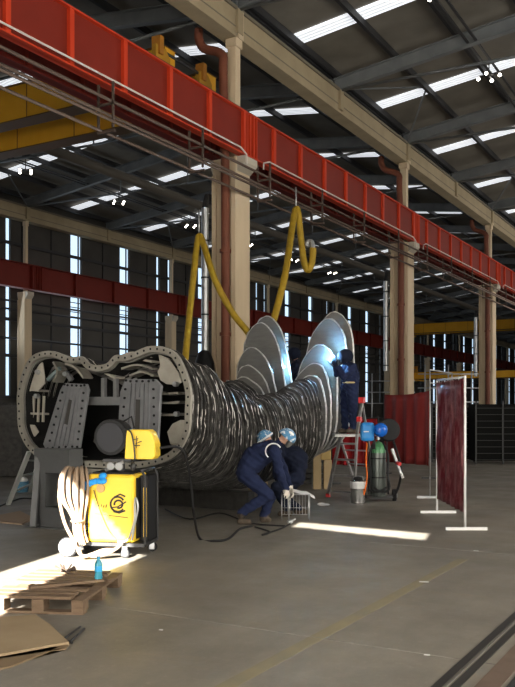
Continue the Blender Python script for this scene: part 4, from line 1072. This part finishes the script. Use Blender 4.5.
# local x: back along the near side to the left is -x ; local y: away
for i in range(8):
    y = .02 + i * .148; cut = random.uniform(-.05, .0)
    if i == 3: continue
    MB().box(-.8 + cut, random.uniform(-.13, .03), y, y + random.uniform(.09, .115), .118, .14).build('deck_board', M_wood, t)
for x in (-.78, -.44, -.1):
    for y in (.0, .53, 1.04): MB().box(x, x + .1, y, y + .14, .02, .098).build('block', M_wood, t)
for x in (-.78, -.44, -.1):
    MB().box(x, x + .1, 0, 1.2, .098, .118).build('stringer_board', M_wood, t)
for y in (0, .53, 1.06): MB().box(-.8, 0, y, y + .1, 0, .02).build('bottom_board', M_wood, t)
t = tag(MB().box(-.33, .33, -.045, .045, 0, .022).build('loose_plank', M_wood), 'loose plank lying diagonally across the wooden pallet', 'plank'); a_, b_ = P(32, 599, 7.3), P(100, 586, 7.6); t.location = ((a_.x + b_.x) / 2, (a_.y + b_.y) / 2, .142); t.rotation_euler = (0, 0, math.atan2(b_.y - a_.y, b_.x - a_.x))
bt = thing('water_bottle', 'blue plastic water bottle standing on the corner of the pallet', 'bottle', P(98.5, 581, 7.61))
bt.location.z = .141
M_bot = mat('blue_bottle_plastic', (.05, .42, .60), .15, 0, (.12, .55, .72), 5, .5, trans=.5)
MB().lathe([(.02, 0), (.034, .004), (.036, .02), (.036, .06), (.032, .075), (.036, .09), (.036, .15), (.028, .175), (.014, .195), (.013, .21)], n=18).build('body', M_bot, bt)
MB().lathe([(.0165, .205), (.0165, .225)], n=14).build('cap', mat('cap_blue', (.02, .25, .5), .4), bt)
MB().lathe([(.0365, .09), (.037, .095), (.037, .135), (.0365, .14)], n=18).build('wrapper', mat('wrapper_blue', (.02, .30, .60), .4), bt)
q = MB()
for i in range(26):
    a = random.uniform(0, 2 * PI); r_ = random.uniform(0, .12); q.tube([(0, 0, .01), (r_ * math.cos(a), r_ * math.sin(a), .02 + random.uniform(0, .05))], .007, 5)
o = tag(q.build('wire_scrap', M_cond), 'small tangle of dark scrap wire on the back of the pallet', 'scrap'); o.location = P(66, 573, 7.98); o.location.z = .141
def sheet(pix, z0, th, label, name, m, cat):
    q = MB(); n = len(pix); lo = [G(a, b_) for a, b_ in pix]
    v = [p_ + Vector((0, 0, z0)) for p_ in lo] + [p_ + Vector((0, 0, z0 + th)) for p_ in lo]
    q.poly(v, [tuple(range(n)), tuple(range(2 * n - 1, n - 1, -1))] + [(i, n + i, n + (i + 1) % n, (i + 1) % n) for i in range(n)])
    return tag(q.build(name, m), label, cat)
sheet([(-40, 624), (35, 618), (50, 628), (69, 646), (50, 649), (-30, 664)], .0, .03, 'brown cardboard sheet on the floor in the lower left corner', 'cardboard_sheet', M_card, 'cardboard')
sheet([(-30, 665), (20, 654), (66, 650), (70, 644), (10, 668), (-30, 676)], .0, .012, 'lower flap of thin cardboard under the lower left sheet', 'cardboard_flap', mat('cardboard_dark', (.17, .12, .07), .85), 'cardboard')
sheet([(0, 516), (20, 512), (34, 519), (22, 525), (0, 523)], 0, .02, 'crumpled brown paper on the floor at the left edge', 'brown_paper', mat('brown_paper', (.32, .23, .16), .85), 'paper')
q = MB()
for a, b_ in (((64, 640), (80, 628)), ((70, 643), (84, 630))): q.tube([G(*a) + Vector((0, 0, .01)), G(*b_) + Vector((0, 0, .01))], .009, 6)
q.tube([G(64, 641) + Vector((0, 0, .01)), G(72, 644) + Vector((0, 0, .01))], .01, 6)
tag(q.build('wire_offcut', M_blackm), 'thin dark wire offcuts lying beside the cardboard sheet', 'scrap')
for k, (px_, sz, lab) in enumerate((((424, 582), .09, 'small white paper scrap on the floor right of centre'), ((161, 630), .03, 'tiny white chip on the floor beyond the pallet'), ((476, 551), .06, 'small pale scrap on the floor below the screen foot'), ((427, 655), .04, 'tiny pale chip near the floor channel'))):
    o = tag(MB().box(-sz / 2, sz / 2, -sz / 5, sz / 5, 0, .004).build('paper_scrap', M_white), lab, 'scrap'); o.location = G(*px_); o.rotation_euler = (0, 0, .3)

# ------------------------------------------------------------------ far background
def rack(px0, px1, Z, h, label, n=9):
    a, b_ = P(px0, YH, Z), P(px1, YH, Z); a.z = b_.z = 0
    t = thing('wire_rack', label, 'rack', a, R(30)); L_ = (b_ - a).length
    MB().box(0, L_, .12, .9, .08, h - .1).build('dark_load', mat('rack_black', (.006, .006, .006), 1.0), t)  # matt black block filling the rack behind its rails
    q = MB(); m_ = max(2, int(L_ / 1.5))
    for i in range(m_ + 1): q.box(i * L_ / m_ - .02, i * L_ / m_ + .02, -.02, .02, 0, h)
    q.build('upright', M_blackm, t)
    q = MB()
    for i in range(n): q.box(0, L_, -.018, .0, .12 + i * (h - .15) / n, .135 + i * (h - .15) / n)
    q.build('rail', mat('rack_rail', (.06, .06, .058), .7, .2), t)
    return t
rack(432, 474, 27, 1.85, 'black wire rack behind the white framed screen, left of the third column')
rack(476, 530, 26, 1.95, 'black wire rack at the right edge in front of the third column')
def boxthing(px0, px1, Z, z0, z1, dep, name, label, cat, m, rail=None):
    a, b_ = P(px0, YH, Z), P(px1, YH, Z); a.z = b_.z = 0; L_ = (b_ - a).length
    t = thing(name, label, cat, a, R(30))
    MB().box(0, L_, 0, dep, z0, z1).build('body', m, t, bevel=.02)
    MB().box(-.02, L_ + .02, -.02, dep + .02, z1, z1 + .04).build('lid', M_blackm, t)
    return t
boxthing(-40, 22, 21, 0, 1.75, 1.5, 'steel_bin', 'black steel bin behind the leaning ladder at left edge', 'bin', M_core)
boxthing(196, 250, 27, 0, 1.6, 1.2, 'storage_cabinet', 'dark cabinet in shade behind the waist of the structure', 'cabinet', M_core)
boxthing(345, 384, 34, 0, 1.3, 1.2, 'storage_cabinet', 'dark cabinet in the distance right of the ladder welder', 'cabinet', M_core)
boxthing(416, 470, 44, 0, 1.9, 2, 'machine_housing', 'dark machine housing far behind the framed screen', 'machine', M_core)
boxthing(46, 64, 13.2, 0.05, .62, .4, 'cardboard_box', 'cardboard box seen through the cut-out of the grey stand', 'box', M_card)
c_ = G(22, 492); t = thing('bucket', 'blue bucket with white rag behind the leaning ladder', 'bucket', c_)
MB().lathe([(.11, 0), (.14, .22), (.13, .22), (.1, .03)], n=18).build('body', mat('bucket_blue', (.08, .20, .30), .5), t)
MB().ball((0, 0, .25), .12, 10, (1, 1, .6)).build('rag', M_white, t)
# distant pipe frames
for (px_, Z, lab) in ((425, 36, 'distant scaffold frame behind the red screen'), (372, 45, 'distant scaffold frame left of the second column')):
    a = P(px_, YH, Z); a.z = 0; t = thing('scaffold_frame', lab, 'scaffold', a, R(30))
    q = MB()
    for x in (0, 1.0, 2.0): q.cyl((x, 0, 0), (x, 0, 3.6), .03, 6)
    q.build('post', M_galv, t)
    q = MB()
    for z in (1.2, 2.0, 2.6, 3.2): q.cyl((-.3, 0, z), (2.3, 0, z), .025, 6)
    q.build('rail', M_galv, t)
# long work bench line & low wall at the far window side
tag(MB().box(-29.0, -28.8, 8, 70, 0, 2.0).build('low_partition', M_core), 'long black partition in front of the window wall', 'partition')
# stacked steel stock in mid distance under the structure
for (px0, px1, Z, h, lab) in ((150, 200, 15.5, .35, 'low dark steel stock pile behind the cart and below the ribs'), (290, 330, 19, .5, 'low dark steel stock pile behind the timber posts')):
    a, b_ = P(px0, YH, Z), P(px1, YH, Z); a.z = b_.z = 0; L_ = (b_ - a).length; t = thing('steel_stock', lab, 'steel stock', a, R(30))
    for i in range(4): MB().box(-.1 * (i % 2), L_, .02, .6, i * h / 4, i * h / 4 + h / 4 - .02).build('bar_layer', M_core, t)
